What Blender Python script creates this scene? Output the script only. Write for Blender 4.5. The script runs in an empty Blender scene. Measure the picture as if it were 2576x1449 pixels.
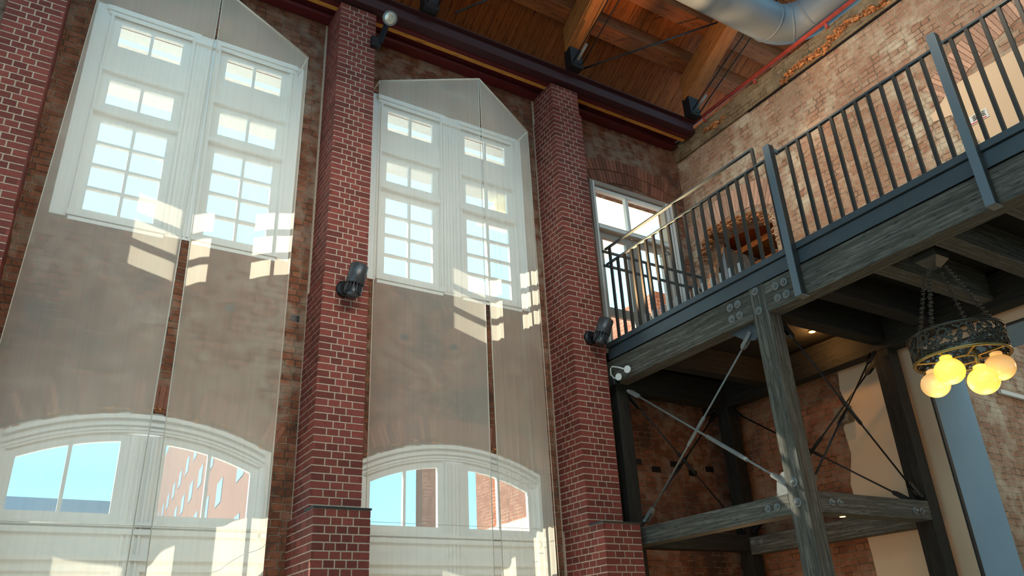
import bpy, math, random
from mathutils import Vector, Matrix
random.seed(7)
SC = bpy.context.scene
COL = SC.collection
K = 0.78                                   # survey units -> metres (height is measured from the eye at 1.6 m)

# ---------------------------------------------------------------- camera
YAW, PITCH, ROLL, FPX = 0.576100887, 0.439859550, -0.0514673484, 1967.88
fw = Vector((math.sin(YAW)*math.cos(PITCH), math.cos(YAW)*math.cos(PITCH), math.sin(PITCH)))
rt = fw.cross(Vector((0, 0, 1))).normalized(); up = rt.cross(fw)
c_, s_ = math.cos(ROLL), math.sin(ROLL)
R_ = rt*c_ + up*s_; U_ = up*c_ - rt*s_
cam_d = bpy.data.cameras.new('camera'); cam = bpy.data.objects.new('camera', cam_d); COL.objects.link(cam)
cam.matrix_world = Matrix(((R_.x, U_.x, -fw.x, 0), (R_.y, U_.y, -fw.y, 0), (R_.z, U_.z, -fw.z, 1.6), (0, 0, 0, 1)))
cam_d.sensor_fit = 'HORIZONTAL'; cam_d.sensor_width = 36.0; cam_d.lens = FPX/2576*36.0
cam_d.clip_start = 0.05; cam_d.clip_end = 400
SC.camera = cam

# ---------------------------------------------------------------- colour management, sky, sun
SC.view_settings.view_transform = 'Standard'; SC.view_settings.look = 'None'
SC.view_settings.gamma = 1.0; SC.view_settings.use_curve_mapping = False
SC.view_settings.exposure = 0.25
W = bpy.data.worlds.new('sky'); SC.world = W; W.use_nodes = True
wn = W.node_tree; wn.nodes.clear()
o_ = wn.nodes.new('ShaderNodeOutputWorld'); bg = wn.nodes.new('ShaderNodeBackground')
tc = wn.nodes.new('ShaderNodeTexCoord'); sx = wn.nodes.new('ShaderNodeSeparateXYZ'); cr = wn.nodes.new('ShaderNodeValToRGB')
wn.links.new(tc.outputs['Generated'], sx.inputs[0]); wn.links.new(sx.outputs['Z'], cr.inputs[0])
cr.color_ramp.elements[0].position = 0.0; cr.color_ramp.elements[0].color = (0.34, 0.66, 0.85, 1)
cr.color_ramp.elements[1].position = 0.42; cr.color_ramp.elements[1].color = (0.37, 0.74, 0.90, 1)
e_ = cr.color_ramp.elements.new(0.20); e_.color = (0.22, 0.58, 0.86, 1)
wn.links.new(cr.outputs[0], bg.inputs[0]); bg.inputs[1].default_value = 2.45
wn.links.new(bg.outputs[0], o_.inputs[0])

sun_d = bpy.data.lights.new('sun', 'SUN'); sun = bpy.data.objects.new('sun', sun_d); COL.objects.link(sun)
sun_d.energy = 16.0; sun_d.angle = math.radians(0.5); sun_d.color = (1.0, 0.90, 0.72)
sun.rotation_euler = Vector((0.49, -1.0, -1.09)).to_track_quat('-Z', 'Y').to_euler()

def lamp_spot(name, loc, tgt, energy, col, size=60, blend=0.8, rad=0.05):
    d = bpy.data.lights.new(name, 'SPOT'); o = bpy.data.objects.new(name, d); COL.objects.link(o)
    d.energy = energy; d.color = col; d.spot_size = math.radians(size); d.spot_blend = blend; d.shadow_soft_size = rad
    o.location = T(loc); o.rotation_euler = (T(tgt)-T(loc)).to_track_quat('-Z', 'Y').to_euler()
    return o
def lamp_point(name, loc, energy, col, rad=0.1):
    d = bpy.data.lights.new(name, 'POINT'); o = bpy.data.objects.new(name, d); COL.objects.link(o)
    d.energy = energy; d.color = col; d.shadow_soft_size = rad; d.specular_factor = 0.0; o.location = T(loc); return o

def T(p):
    return Vector((p[0]*K, p[1]*K, (p[2]-1.6)*K+1.6))
def ray(x, y):
    return fw*FPX + R_*(x-1288.0) - U_*(y-724.5)
def on(ax, v, x, y):                        # where a sight line meets the plane of a surveyed wall
    d = ray(x, y); c = (0, 0, 1.6); t = (v-c[ax])/d[ax]
    return (d[0]*t, d[1]*t, 1.6+d[2]*t)

# ---------------------------------------------------------------- materials
def newmat(name):
    m = bpy.data.materials.new(name); m.use_nodes = True; nt = m.node_tree; nt.nodes.clear()
    return m, nt, nt.nodes.new('ShaderNodeOutputMaterial')
def N(nt, t, **kw):
    n = nt.nodes.new('ShaderNode'+t)
    for k, v in kw.items():
        if k.startswith('i_'):
            n.inputs[k[2:].replace('_', ' ')].default_value = v
        else: setattr(n, k, v)
    return n
def L(nt, a, b): nt.links.new(a, b)
def ramp(nt, fac, stops):
    r = N(nt, 'ValToRGB'); el = r.color_ramp.elements
    el[0].position, el[0].color = stops[0][0], (*stops[0][1], 1)
    el[1].position, el[1].color = stops[-1][0], (*stops[-1][1], 1)
    for p, c in stops[1:-1]:
        e = el.new(p); e.color = (*c, 1)
    L(nt, fac, r.inputs[0]); return r.outputs[0]
def mixc(nt, fac, a, b, mode='MIX'):
    m = N(nt, 'Mix', data_type='RGBA', blend_type=mode)
    if isinstance(fac, (int, float)): m.inputs[0].default_value = fac
    else: L(nt, fac, m.inputs[0])
    for i, v in ((6, a), (7, b)):
        if isinstance(v, tuple): m.inputs[i].default_value = (*v, 1)
        else: L(nt, v, m.inputs[i])
    return m.outputs[2]
def M(nt, op, a, b=None, clamp=False):
    m = N(nt, 'Math', operation=op, use_clamp=clamp)
    for i, v in ((0, a), (1, b)):
        if v is None: continue
        if isinstance(v, (int, float)): m.inputs[i].default_value = v
        else: L(nt, v, m.inputs[i])
    return m.outputs[0]

def plain(name, col, rough=0.5, metal=0.0, noise=0.0, scale=8.0, bump=0.0, emit=None, estr=0.0, spec=0.5):
    m, nt, out = newmat(name); b = N(nt, 'BsdfPrincipled')
    b.inputs['Roughness'].default_value = rough; b.inputs['Metallic'].default_value = metal
    b.inputs['Specular IOR Level'].default_value = spec
    b.inputs['Base Color'].default_value = (*col, 1)
    if noise or bump:
        tcn = N(nt, 'TexCoord'); n = N(nt, 'TexNoise'); n.inputs['Scale'].default_value = scale; n.inputs['Detail'].default_value = 6
        L(nt, tcn.outputs['Object'], n.inputs['Vector'])
        if noise:
            lo = tuple(c*(1-noise) for c in col); hi = tuple(min(1, c*(1+noise)) for c in col)
            L(nt, ramp(nt, n.outputs['Fac'], [(0.3, lo), (0.7, hi)]), b.inputs['Base Color'])
        if bump:
            bp = N(nt, 'Bump'); bp.inputs['Strength'].default_value = bump; bp.inputs['Distance'].default_value = 0.01
            L(nt, n.outputs['Fac'], bp.inputs['Height']); L(nt, bp.outputs[0], b.inputs['Normal'])
    if emit:
        b.inputs['Emission Color'].default_value = (*emit, 1); b.inputs['Emission Strength'].default_value = estr
    L(nt, b.outputs[0], out.inputs[0]); return m

def wood(name, axis, dark, mid, light, scale=1.0, rough=0.7, bump=0.5, stretch=20.0, tilt=0.0):
    """grain running along axis 0/1/2"""
    m, nt, out = newmat(name); b = N(nt, 'BsdfPrincipled'); b.inputs['Roughness'].default_value = rough
    b.inputs['Specular IOR Level'].default_value = 0.25
    tcn = N(nt, 'TexCoord'); mp = N(nt, 'Mapping')
    s = [stretch*scale]*3; s[axis] = 0.9*scale; mp.inputs['Scale'].default_value = s
    src = tcn.outputs['Object']
    if tilt:
        mt_ = N(nt, 'Mapping'); mt_.inputs['Rotation'].default_value = (tilt, 0, 0); L(nt, src, mt_.inputs[0]); src = mt_.outputs[0]
    L(nt, src, mp.inputs[0])
    n = N(nt, 'TexNoise'); n.inputs['Scale'].default_value = 2.2; n.inputs['Detail'].default_value = 8; n.inputs['Roughness'].default_value = 0.7
    L(nt, mp.outputs[0], n.inputs['Vector'])
    mp2 = N(nt, 'Mapping'); s2 = [95*scale]*3; s2[axis] = 9*scale; mp2.inputs['Scale'].default_value = s2; L(nt, src, mp2.inputs[0])
    n2 = N(nt, 'TexNoise'); n2.inputs['Scale'].default_value = 1.0; n2.inputs['Detail'].default_value = 3; L(nt, mp2.outputs[0], n2.inputs['Vector'])
    c1 = ramp(nt, n.outputs['Fac'], [(0.25, dark), (0.5, mid), (0.72, light)])
    crk = ramp(nt, n2.outputs['Fac'], [(0.30, (0.12, 0.12, 0.12)), (0.42, (1, 1, 1))])
    L(nt, mixc(nt, 0.85, c1, crk, 'MULTIPLY'), b.inputs['Base Color'])
    bp = N(nt, 'Bump'); bp.inputs['Strength'].default_value = bump; bp.inputs['Distance'].default_value = 0.006
    L(nt, M(nt, 'ADD', n.outputs['Fac'], n2.outputs['Fac']), bp.inputs['Height']); L(nt, bp.outputs[0], b.inputs['Normal'])
    L(nt, b.outputs[0], out.inputs[0]); return m

def oldbrick(name, c1, c2, mort, stain, soot, bw=0.225, bh=0.0745, bump=0.9, stain_amt=0.5, off=(0, 0), dist=0.010):
    m, nt, out = newmat(name); b = N(nt, 'BsdfPrincipled'); b.inputs['Roughness'].default_value = 0.88
    b.inputs['Specular IOR Level'].default_value = 0.25
    tcn = N(nt, 'TexCoord'); geo = N(nt, 'NewGeometry'); sp = N(nt, 'SeparateXYZ'); L(nt, tcn.outputs['Object'], sp.inputs[0])
    sn = N(nt, 'SeparateXYZ'); L(nt, geo.outputs['True Normal'], sn.inputs[0])
    isx = M(nt, 'GREATER_THAN', M(nt, 'ABSOLUTE', sn.outputs[0]), 0.6)
    isz = M(nt, 'GREATER_THAN', M(nt, 'ABSOLUTE', sn.outputs[2]), 0.6)
    u = M(nt, 'ADD', M(nt, 'MULTIPLY', sp.outputs[0], M(nt, 'SUBTRACT', 1.0, isx)), M(nt, 'MULTIPLY', sp.outputs[1], isx))
    v = M(nt, 'ADD', M(nt, 'MULTIPLY', sp.outputs[2], M(nt, 'SUBTRACT', 1.0, isz)), M(nt, 'MULTIPLY', sp.outputs[1], isz))
    nz = N(nt, 'TexNoise'); nz.inputs['Scale'].default_value = 9; nz.inputs['Detail'].default_value = 4; L(nt, tcn.outputs['Object'], nz.inputs['Vector'])
    nzs = N(nt, 'SeparateColor'); L(nt, nz.outputs['Color'], nzs.inputs[0])
    uu = M(nt, 'ADD', u, M(nt, 'MULTIPLY', M(nt, 'SUBTRACT', nzs.outputs[0], 0.5), dist*5))
    vv = M(nt, 'ADD', v, M(nt, 'MULTIPLY', M(nt, 'SUBTRACT', nzs.outputs[1], 0.5), dist*2.6))
    cb = N(nt, 'CombineXYZ'); L(nt, M(nt, 'ADD', uu, off[0]), cb.inputs[0]); L(nt, M(nt, 'ADD', vv, off[1]), cb.inputs[1])
    br = N(nt, 'TexBrick', offset=0.5, squash=0.52, squash_frequency=2)
    br.inputs['Scale'].default_value = 1.0; br.inputs['Brick Width'].default_value = bw; br.inputs['Row Height'].default_value = bh
    br.inputs['Mortar Size'].default_value = 0.006; br.inputs['Mortar Smooth'].default_value = 0.6; br.inputs['Bias'].default_value = 0.0
    br.inputs['Color1'].default_value = (0, 0, 0, 1); br.inputs['Color2'].default_value = (1, 1, 1, 1); br.inputs['Mortar'].default_value = (0.5, 0.5, 0.5, 1)
    L(nt, cb.outputs[0], br.inputs['Vector'])
    big = N(nt, 'TexNoise'); big.inputs['Scale'].default_value = 1.1; big.inputs['Detail'].default_value = 7; big.inputs['Roughness'].default_value = 0.65
    L(nt, tcn.outputs['Object'], big.inputs['Vector'])
    fine = N(nt, 'TexNoise'); fine.inputs['Scale'].default_value = 26; fine.inputs['Detail'].default_value = 6; fine.inputs['Roughness'].default_value = 0.7
    L(nt, tcn.outputs['Object'], fine.inputs['Vector'])
    midn = N(nt, 'TexNoise'); midn.inputs['Scale'].default_value = 6.5; midn.inputs['Detail'].default_value = 5; L(nt, tcn.outputs['Object'], midn.inputs['Vector'])
    col = mixc(nt, br.outputs['Color'], c1, c2)
    col = mixc(nt, ramp(nt, fine.outputs['Fac'], [(0.35, (0, 0, 0)), (0.75, (0.7, 0.7, 0.7))]), col, tuple(x*0.55 for x in c1))
    col = mixc(nt, ramp(nt, big.outputs['Fac'], [(0.36, (0.8, 0.8, 0.8)), (0.46, (0, 0, 0))]), col, soot)
    stf = M(nt, 'MULTIPLY', ramp(nt, big.outputs['Fac'], [(0.46, (0, 0, 0)), (0.62, (1, 1, 1))]), ramp(nt, midn.outputs['Fac'], [(0.40, (0, 0, 0)), (0.58, (1, 1, 1))]))
    col = mixc(nt, M(nt, 'MULTIPLY', stf, stain_amt), col, stain)
    col = mixc(nt, br.outputs['Fac'], col, mixc(nt, ramp(nt, midn.outputs['Fac'], [(0.42, (0, 0, 0)), (0.55, (1, 1, 1))]), tuple(x*0.3 for x in mort), mort))
    L(nt, col, b.inputs['Base Color'])
    h = M(nt, 'ADD', M(nt, 'MULTIPLY', br.outputs['Fac'], -0.55), M(nt, 'ADD', M(nt, 'MULTIPLY', fine.outputs['Fac'], 0.5), M(nt, 'MULTIPLY', midn.outputs['Fac'], 0.8)))
    bp = N(nt, 'Bump'); bp.inputs['Strength'].default_value = bump; bp.inputs['Distance'].default_value = 0.03
    L(nt, h, bp.inputs['Height']); L(nt, bp.outputs[0], b.inputs['Normal'])
    L(nt, b.outputs[0], out.inputs[0]); return m

def newbrick(name, base, var):
    m, nt, out = newmat(name); b = N(nt, 'BsdfPrincipled'); b.inputs['Roughness'].default_value = 0.75
    b.inputs['Specular IOR Level'].default_value = 0.3
    a = N(nt, 'Attribute'); a.attribute_name = 'tint'; a.attribute_type = 'GEOMETRY'
    tcn = N(nt, 'TexCoord'); n = N(nt, 'TexNoise'); n.inputs['Scale'].default_value = 60; n.inputs['Detail'].default_value = 5
    L(nt, tcn.outputs['Object'], n.inputs['Vector'])
    c = ramp(nt, a.outputs['Fac'], [(0.0, tuple(x*(1-var) for x in base)), (1.0, tuple(x*(1+var) for x in base))])
    c = mixc(nt, 0.35, c, ramp(nt, n.outputs['Fac'], [(0.3, (0.4, 0.4, 0.4)), (0.7, (1.3, 1.3, 1.3))]), 'MULTIPLY')
    L(nt, c, b.inputs['Base Color'])
    bp = N(nt, 'Bump'); bp.inputs['Strength'].default_value = 0.25; bp.inputs['Distance'].default_value = 0.003
    L(nt, n.outputs['Fac'], bp.inputs['Height']); L(nt, bp.outputs[0], b.inputs['Normal'])
    L(nt, b.outputs[0], out.inputs[0]); return m

def curtain_mat():
    m, nt, out = newmat('sheer_cloth')
    tcn = N(nt, 'TexCoord'); mp = N(nt, 'Mapping'); mp.inputs['Scale'].default_value = (30, 30, 0.15); L(nt, tcn.outputs['Object'], mp.inputs[0])
    n = N(nt, 'TexNoise'); n.inputs['Scale'].default_value = 1.0; n.inputs['Detail'].default_value = 4; L(nt, mp.outputs[0], n.inputs['Vector'])
    n2 = N(nt, 'TexNoise'); n2.inputs['Scale'].default_value = 0.5; n2.inputs['Detail'].default_value = 2
    mp2 = N(nt, 'Mapping'); mp2.inputs['Scale'].default_value = (2.2, 2.2, 0.25); L(nt, tcn.outputs['Object'], mp2.inputs[0]); L(nt, mp2.outputs[0], n2.inputs['Vector'])
    tr = N(nt, 'BsdfTransparent'); di = N(nt, 'BsdfDiffuse'); tl = N(nt, 'BsdfTranslucent')
    di.inputs[0].default_value = (0.93, 0.86, 0.75, 1); tl.inputs[0].default_value = (0.97, 0.90, 0.78, 1)
    mx = N(nt, 'MixShader'); mx.inputs[0].default_value = 0.55; L(nt, di.outputs[0], mx.inputs[1]); L(nt, tl.outputs[0], mx.inputs[2])
    fac = M(nt, 'ADD', M(nt, 'MULTIPLY', n.outputs['Fac'], 0.07), M(nt, 'MULTIPLY', n2.outputs['Fac'], 0.20))
    lw = N(nt, 'LayerWeight'); lw.inputs[0].default_value = 0.28
    fac = M(nt, 'ADD', M(nt, 'ADD', fac, 0.20), M(nt, 'MULTIPLY', lw.outputs['Facing'], 0.22), clamp=True)
    m2 = N(nt, 'MixShader'); L(nt, fac, m2.inputs[0]); L(nt, tr.outputs[0], m2.inputs[1]); L(nt, mx.outputs[0], m2.inputs[2])
    L(nt, m2.outputs[0], out.inputs[0]); return m
def glass_mat():
    m, nt, out = newmat('window_glass'); tr = N(nt, 'BsdfTransparent'); gl = N(nt, 'BsdfGlossy'); gl.inputs['Roughness'].default_value = 0.02
    tr.inputs[0].default_value = (0.95, 0.98, 0.98, 1); fr = N(nt, 'Fresnel'); fr.inputs[0].default_value = 1.3
    ge = N(nt, 'NewGeometry'); mx = N(nt, 'MixShader'); L(nt, M(nt, 'MULTIPLY', fr.outputs[0], M(nt, 'SUBTRACT', 1.0, ge.outputs['Backfacing'])), mx.inputs[0]); L(nt, tr.outputs[0], mx.inputs[1]); L(nt, gl.outputs[0], mx.inputs[2])
    L(nt, mx.outputs[0], out.inputs[0]); return m

def canvas_mat():
    m, nt, out = newmat('cream_canvas'); di = N(nt, 'BsdfDiffuse'); tl = N(nt, 'BsdfTranslucent'); mx = N(nt, 'MixShader'); mx.inputs[0].default_value = .6
    di.inputs[0].default_value = (.9, .86, .72, 1); tl.inputs[0].default_value = (.95, .90, .74, 1)
    L(nt, di.outputs[0], mx.inputs[1]); L(nt, tl.outputs[0], mx.inputs[2]); L(nt, mx.outputs[0], out.inputs[0]); return m

MT = {}
MT['wall_l'] = oldbrick('old_brown_brick', (0.20, 0.065, 0.032), (0.34, 0.13, 0.07), (0.30, 0.24, 0.17), (0.42, 0.36, 0.28), (0.05, 0.03, 0.022), stain_amt=0.5)
MT['wall_r'] = oldbrick('old_lime_stained_brick', (0.42, 0.20, 0.12), (0.56, 0.36, 0.24), (0.62, 0.51, 0.36), (0.66, 0.56, 0.41), (0.34, 0.21, 0.13), stain_amt=0.85, bump=1.0, dist=0.014, off=(0.1, 0.02))
MT['wall_low'] = oldbrick('old_orange_brick', (0.30, 0.10, 0.045), (0.42, 0.17, 0.085), (0.34, 0.25, 0.16), (0.50, 0.40, 0.28), (0.12, 0.05, 0.03), stain_amt=0.3)
MT['rubble'] = newbrick('broken_orange_brick', (0.44, 0.18, 0.07), 0.55)
MT['arch_old'] = newbrick('arch_brick_brown', (0.24, 0.09, 0.055), 0.35)
MT['arch_pale'] = newbrick('arch_brick_pale', (0.55, 0.31, 0.21), 0.25)
MT['brick'] = newbrick('new_red_brick', (0.19, 0.040, 0.028), 0.28)
MT['mortar'] = plain('pale_mortar', (0.46, 0.35, 0.26), 0.9, noise=0.12, scale=40, bump=0.3)
MT['white'] = plain('white_paint', (0.78, 0.76, 0.72), 0.45, noise=0.03, scale=3)
MT['doorpaint'] = plain('door_taupe_paint', (0.36, 0.30, 0.25), 0.45)
MT['glass'] = glass_mat(); MT['cloth'] = curtain_mat()
MT['rod'] = plain('curtain_rod_beige', (0.62, 0.56, 0.46), 0.5)
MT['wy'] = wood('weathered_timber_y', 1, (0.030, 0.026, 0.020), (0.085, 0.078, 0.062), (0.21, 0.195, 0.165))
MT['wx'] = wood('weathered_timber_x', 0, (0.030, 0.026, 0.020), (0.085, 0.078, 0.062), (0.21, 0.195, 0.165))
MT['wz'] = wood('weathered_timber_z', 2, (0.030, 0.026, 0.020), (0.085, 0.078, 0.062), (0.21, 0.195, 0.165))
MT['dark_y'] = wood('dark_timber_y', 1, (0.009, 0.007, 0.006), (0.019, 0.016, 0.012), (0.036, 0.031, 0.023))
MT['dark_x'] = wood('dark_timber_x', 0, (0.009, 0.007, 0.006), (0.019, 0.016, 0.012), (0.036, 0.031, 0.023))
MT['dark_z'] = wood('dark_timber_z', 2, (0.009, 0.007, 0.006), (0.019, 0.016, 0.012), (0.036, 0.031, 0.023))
MT['steel'] = plain('blue_grey_painted_steel', (0.060, 0.078, 0.090), 0.38, metal=0.2, noise=0.08, scale=5)
MT['steel_light'] = plain('light_blue_grey_steel', (0.13, 0.165, 0.19), 0.38, metal=0.1)
MT['steel_dark'] = plain('dark_painted_steel', (0.03, 0.03, 0.028), 0.45, metal=0.2)
MT['galv'] = plain('galvanised_steel', (0.20, 0.205, 0.195), 0.5, metal=0.3, noise=0.12, scale=20)
MT['black'] = plain('black_metal', (0.012, 0.012, 0.014), 0.4, metal=0.3)
MT['grey_lamp'] = plain('charcoal_lamp_body', (0.05, 0.05, 0.055), 0.35, metal=0.3)
MT['roofb'] = wood('roof_board_wood', 1, (0.16, 0.038, 0.007), (0.30, 0.075, 0.013), (0.42, 0.12, 0.022), scale=0.6, bump=0.2, tilt=math.atan(0.6))
MT['rafter'] = wood('rafter_wood', 1, (0.20, 0.056, 0.011), (0.32, 0.095, 0.019), (0.42, 0.145, 0.032), scale=0.6, bump=0.2, tilt=math.atan(0.6))
MT['purlin'] = wood('purlin_wood', 0, (0.11, 0.026, 0.006), (0.20, 0.050, 0.011), (0.29, 0.080, 0.018), scale=0.6, bump=0.2)
MT['orange'] = wood('orange_batten', 0, (0.42, 0.17, 0.03), (0.6, 0.26, 0.05), (0.72, 0.34, 0.07), scale=0.6, bump=0.1)
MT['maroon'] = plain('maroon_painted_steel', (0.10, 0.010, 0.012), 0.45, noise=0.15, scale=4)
MT['maroon_shade'] = plain('shaded_maroon_steel', (0.040, 0.006, 0.009), 0.6)  # girder maroon with the shade under the roof put into its colour
MT['pipe'] = plain('red_pipe_paint', (0.36, 0.06, 0.045), 0.35, noise=0.15, scale=12)
MT['duct'] = plain('grey_duct_paint', (0.15, 0.18, 0.21), 0.5, metal=0.0, noise=0.08, scale=2)
MT['plaster'] = plain('beige_plaster', (0.72, 0.50, 0.32), 0.85, noise=0.04, scale=2, bump=0.05)
MT['bluegrey'] = plain('blue_grey_daylit_paint', (0.22, 0.33, 0.42), 0.8, noise=0.04, scale=2)  # reveal paint with cool daylight put into its blue-grey colour
MT['floorw'] = wood('floor_boards', 1, (0.40, 0.30, 0.20), (0.52, 0.40, 0.28), (0.62, 0.50, 0.36), scale=0.5, bump=0.1)
MT['bronze'] = plain('dark_bronze', (0.055, 0.05, 0.038), 0.4, metal=0.6, noise=0.2, scale=30)
MT['brass'] = plain('aged_brass', (0.34, 0.25, 0.09), 0.35, metal=0.7)
MT['globe_hot'] = plain('glowing_amber_glass', (0.9, 0.7, 0.3), 0.2, emit=(1.0, 0.60, 0.04), estr=0.92)
MT['globe'] = plain('amber_glass', (0.9, 0.7, 0.4), 0.2, emit=(1.0, 0.45, 0.09), estr=0.50)
MT['hotlamp'] = plain('lit_downlight', (1, 0.8, 0.5), 0.3, emit=(1.0, 0.50, 0.12), estr=9.0)
MT['white_plastic'] = plain('white_plastic', (0.7, 0.7, 0.66), 0.4)
MT['red_ink'] = plain('red_ink', (0.6, 0.01, 0.02), 0.5)
MT['ink'] = plain('black_ink', (0.02, 0.01, 0.01), 0.5)
MT['door_ink'] = plain('grey_glass_marker', (0.25, 0.24, 0.26), 0.6)
MT['stone'] = plain('grey_tan_stone', (0.20, 0.16, 0.11), 0.9, noise=0.4, scale=14, bump=0.8)
MT['lens'] = plain('lamp_reflector', (0.62, 0.60, 0.52), 0.2, metal=0.5)
MT['cabinet'] = plain('brown_grey_cabinet', (0.09, 0.075, 0.06), 0.4)
MT['cabinet_b'] = plain('pale_blue_steel_panel', (0.34, 0.44, 0.52), 0.25, metal=0.4)
MT['out_brick'] = oldbrick('outside_brick', (0.34, 0.11, 0.06), (0.44, 0.17, 0.10), (0.5, 0.42, 0.34), (0.5, 0.28, 0.2), (0.32, 0.11, 0.06), bump=0.1, stain_amt=0.1, dist=0.0)
MT['out_pink'] = plain('outside_far_brick', (0.17, 0.060, 0.040), 0.9, noise=0.06)
MT['out_white'] = plain('outside_stone_band', (0.85, 0.82, 0.75), 0.8)
MT['out_blue'] = plain('outside_slate_cladding', (0.13, 0.22, 0.30), 0.8)
MT['blind'] = plain('pale_eaves_paint', (0.72, 0.74, 0.72), 0.8)
MT['paper'] = plain('white_card', (0.75, 0.66, 0.60), 0.8)

# ---------------------------------------------------------------- mesh builder
class MB:
    def __init__(s): s.v = []; s.f = []; s.t = []; s.smooth = set()
    def quadbox(s, c8, tint=None):
        n = len(s.v); s.v += [tuple(p) for p in c8]
        for f in ((0, 3, 2, 1), (4, 5, 6, 7), (0, 1, 5, 4), (1, 2, 6, 5), (2, 3, 7, 6), (3, 0, 4, 7)):
            s.f.append(tuple(n+i for i in f)); s.t.append(tint if tint is not None else 0.5)
        return s
    def box(s, x0, x1, y0, y1, z0, z1, tint=None):
        if x0 > x1: x0, x1 = x1, x0
        if y0 > y1: y0, y1 = y1, y0
        if z0 > z1: z0, z1 = z1, z0
        return s.quadbox([(x0, y0, z0), (x1, y0, z0), (x1, y1, z0), (x0, y1, z0), (x0, y0, z1), (x1, y0, z1), (x1, y1, z1), (x0, y1, z1)], tint)
    def bar(s, a, b, w, h, upv=(0, 0, 1)):
        a, b = Vector(a), Vector(b); d = (b-a).normalized(); sd = d.cross(Vector(upv)).normalized()*w/2; u = sd.cross(d).normalized()*h/2
        s.quadbox([a-sd-u, a+sd-u, a+sd+u, a-sd+u, b-sd-u, b+sd-u, b+sd+u, b-sd+u]); return s
    def tube(s, pts, r, n=10, cap=True, rs=None):
        pts = [Vector(p) for p in pts]; base = len(s.v); prev = None
        for i, p in enumerate(pts):
            d = (pts[min(i+1, len(pts)-1)]-pts[max(i-1, 0)]).normalized()
            if prev is None:
                a = d.cross(Vector((0.13, 0.27, 1))).normalized()
            else: a = (prev-d*prev.dot(d)).normalized()
            prev = a; b = d.cross(a); rr = rs[i] if rs else r
            for k in range(n):
                q = 2*math.pi*k/n; s.v.append(tuple(p+(a*math.cos(q)+b*math.sin(q))*rr))
        for i in range(len(pts)-1):
            for k in range(n):
                s.smooth.add(len(s.f)); s.f.append((base+i*n+k, base+i*n+(k+1) % n, base+(i+1)*n+(k+1) % n, base+(i+1)*n+k)); s.t.append(0.5)
        if cap:
            s.f.append(tuple(base+k for k in range(n))[::-1]); s.t.append(0.5)
            e = base+(len(pts)-1)*n; s.f.append(tuple(e+k for k in range(n))); s.t.append(0.5)
        return s
    def lathe(s, c, axis, prof, n=24):
        """prof: list of (distance along axis, radius)"""
        c = Vector(c); d = Vector(axis).normalized()
        return s.tube([c+d*p[0] for p in prof], 0, n, True, [max(p[1], 1e-4) for p in prof]) if True else s
    def prism(s, poly, ax, v0, v1):
        """poly of 2-d points in the two other axes, extruded along ax"""
        n = len(poly); b = len(s.v)
        def P(p, v):
            return (v, p[0], p[1]) if ax == 0 else ((p[0], v, p[1]) if ax == 1 else (p[0], p[1], v))
        s.v += [P(p, v0) for p in poly] + [P(p, v1) for p in poly]
        s.f.append(tuple(b+i for i in range(n))); s.t.append(0.5)
        s.f.append(tuple(b+n+i for i in range(n))[::-1]); s.t.append(0.5)
        for i in range(n):
            j = (i+1) % n; s.f.append((b+i, b+n+i, b+n+j, b+j)); s.t.append(0.5)
        return s
    def build(s, name, mat, parent=None, bevel=0.0, origin=None, sub=0):
        root = parent
        while root is not None and root.parent is not None: root = root.parent
        vs = [T(p) for p in s.v]
        if root is not None: o0 = root.location.copy()
        elif origin is not None: o0 = T(origin)
        else: o0 = Vector((0, 0, 0))
        me = bpy.data.meshes.new(name); me.from_pydata([tuple(v-o0) for v in vs], [], s.f)
        at = me.attributes.new('tint', 'FLOAT', 'FACE')
        for i, t in enumerate(s.t): at.data[i].value = t
        me.materials.append(MT[mat] if isinstance(mat, str) else mat)
        for i in s.smooth: me.polygons[i].use_smooth = True
        me.update()
        ob = bpy.data.objects.new(name, me); COL.objects.link(ob)
        if parent is not None: ob.parent = parent
        else: ob.location = o0
        import bmesh
        bmm = bmesh.new(); bmm.from_mesh(me); bmesh.ops.recalc_face_normals(bmm, faces=bmm.faces); bmm.to_mesh(me); bmm.free()
        if bevel:
            md = ob.modifiers.new('bevel', 'BEVEL'); md.width = bevel; md.segments = 2; md.limit_method = 'ANGLE'
        if sub:
            md = ob.modifiers.new('sub', 'SUBSURF'); md.levels = sub; md.render_levels = sub
        return ob
def thing(name, label, cat, loc, group=None):
    o = bpy.data.objects.new(name, None); COL.objects.link(o); o.location = T(loc); o.empty_display_size = 0.1
    o['label'] = label; o['category'] = cat
    if group: o['group'] = group
    return o
def tag(o, label, cat, group=None):
    o['label'] = label; o['category'] = cat
    if group: o['group'] = group
    return o
def struct(o): o['kind'] = 'structure'; return o
def solo(mb, name, mat, label, cat, origin, group=None, bevel=0.0):
    return tag(mb.build(name, mat, None, bevel, origin), label, cat, group)

FLOOR = -0.4513
WY = 10.0; WX = 10.95
# ---------------------------------------------------------------- floor
struct(MB().box(-7, 17, -8, 10.6, FLOOR-0.3, FLOOR).build('floor', 'floorw'))

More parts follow.
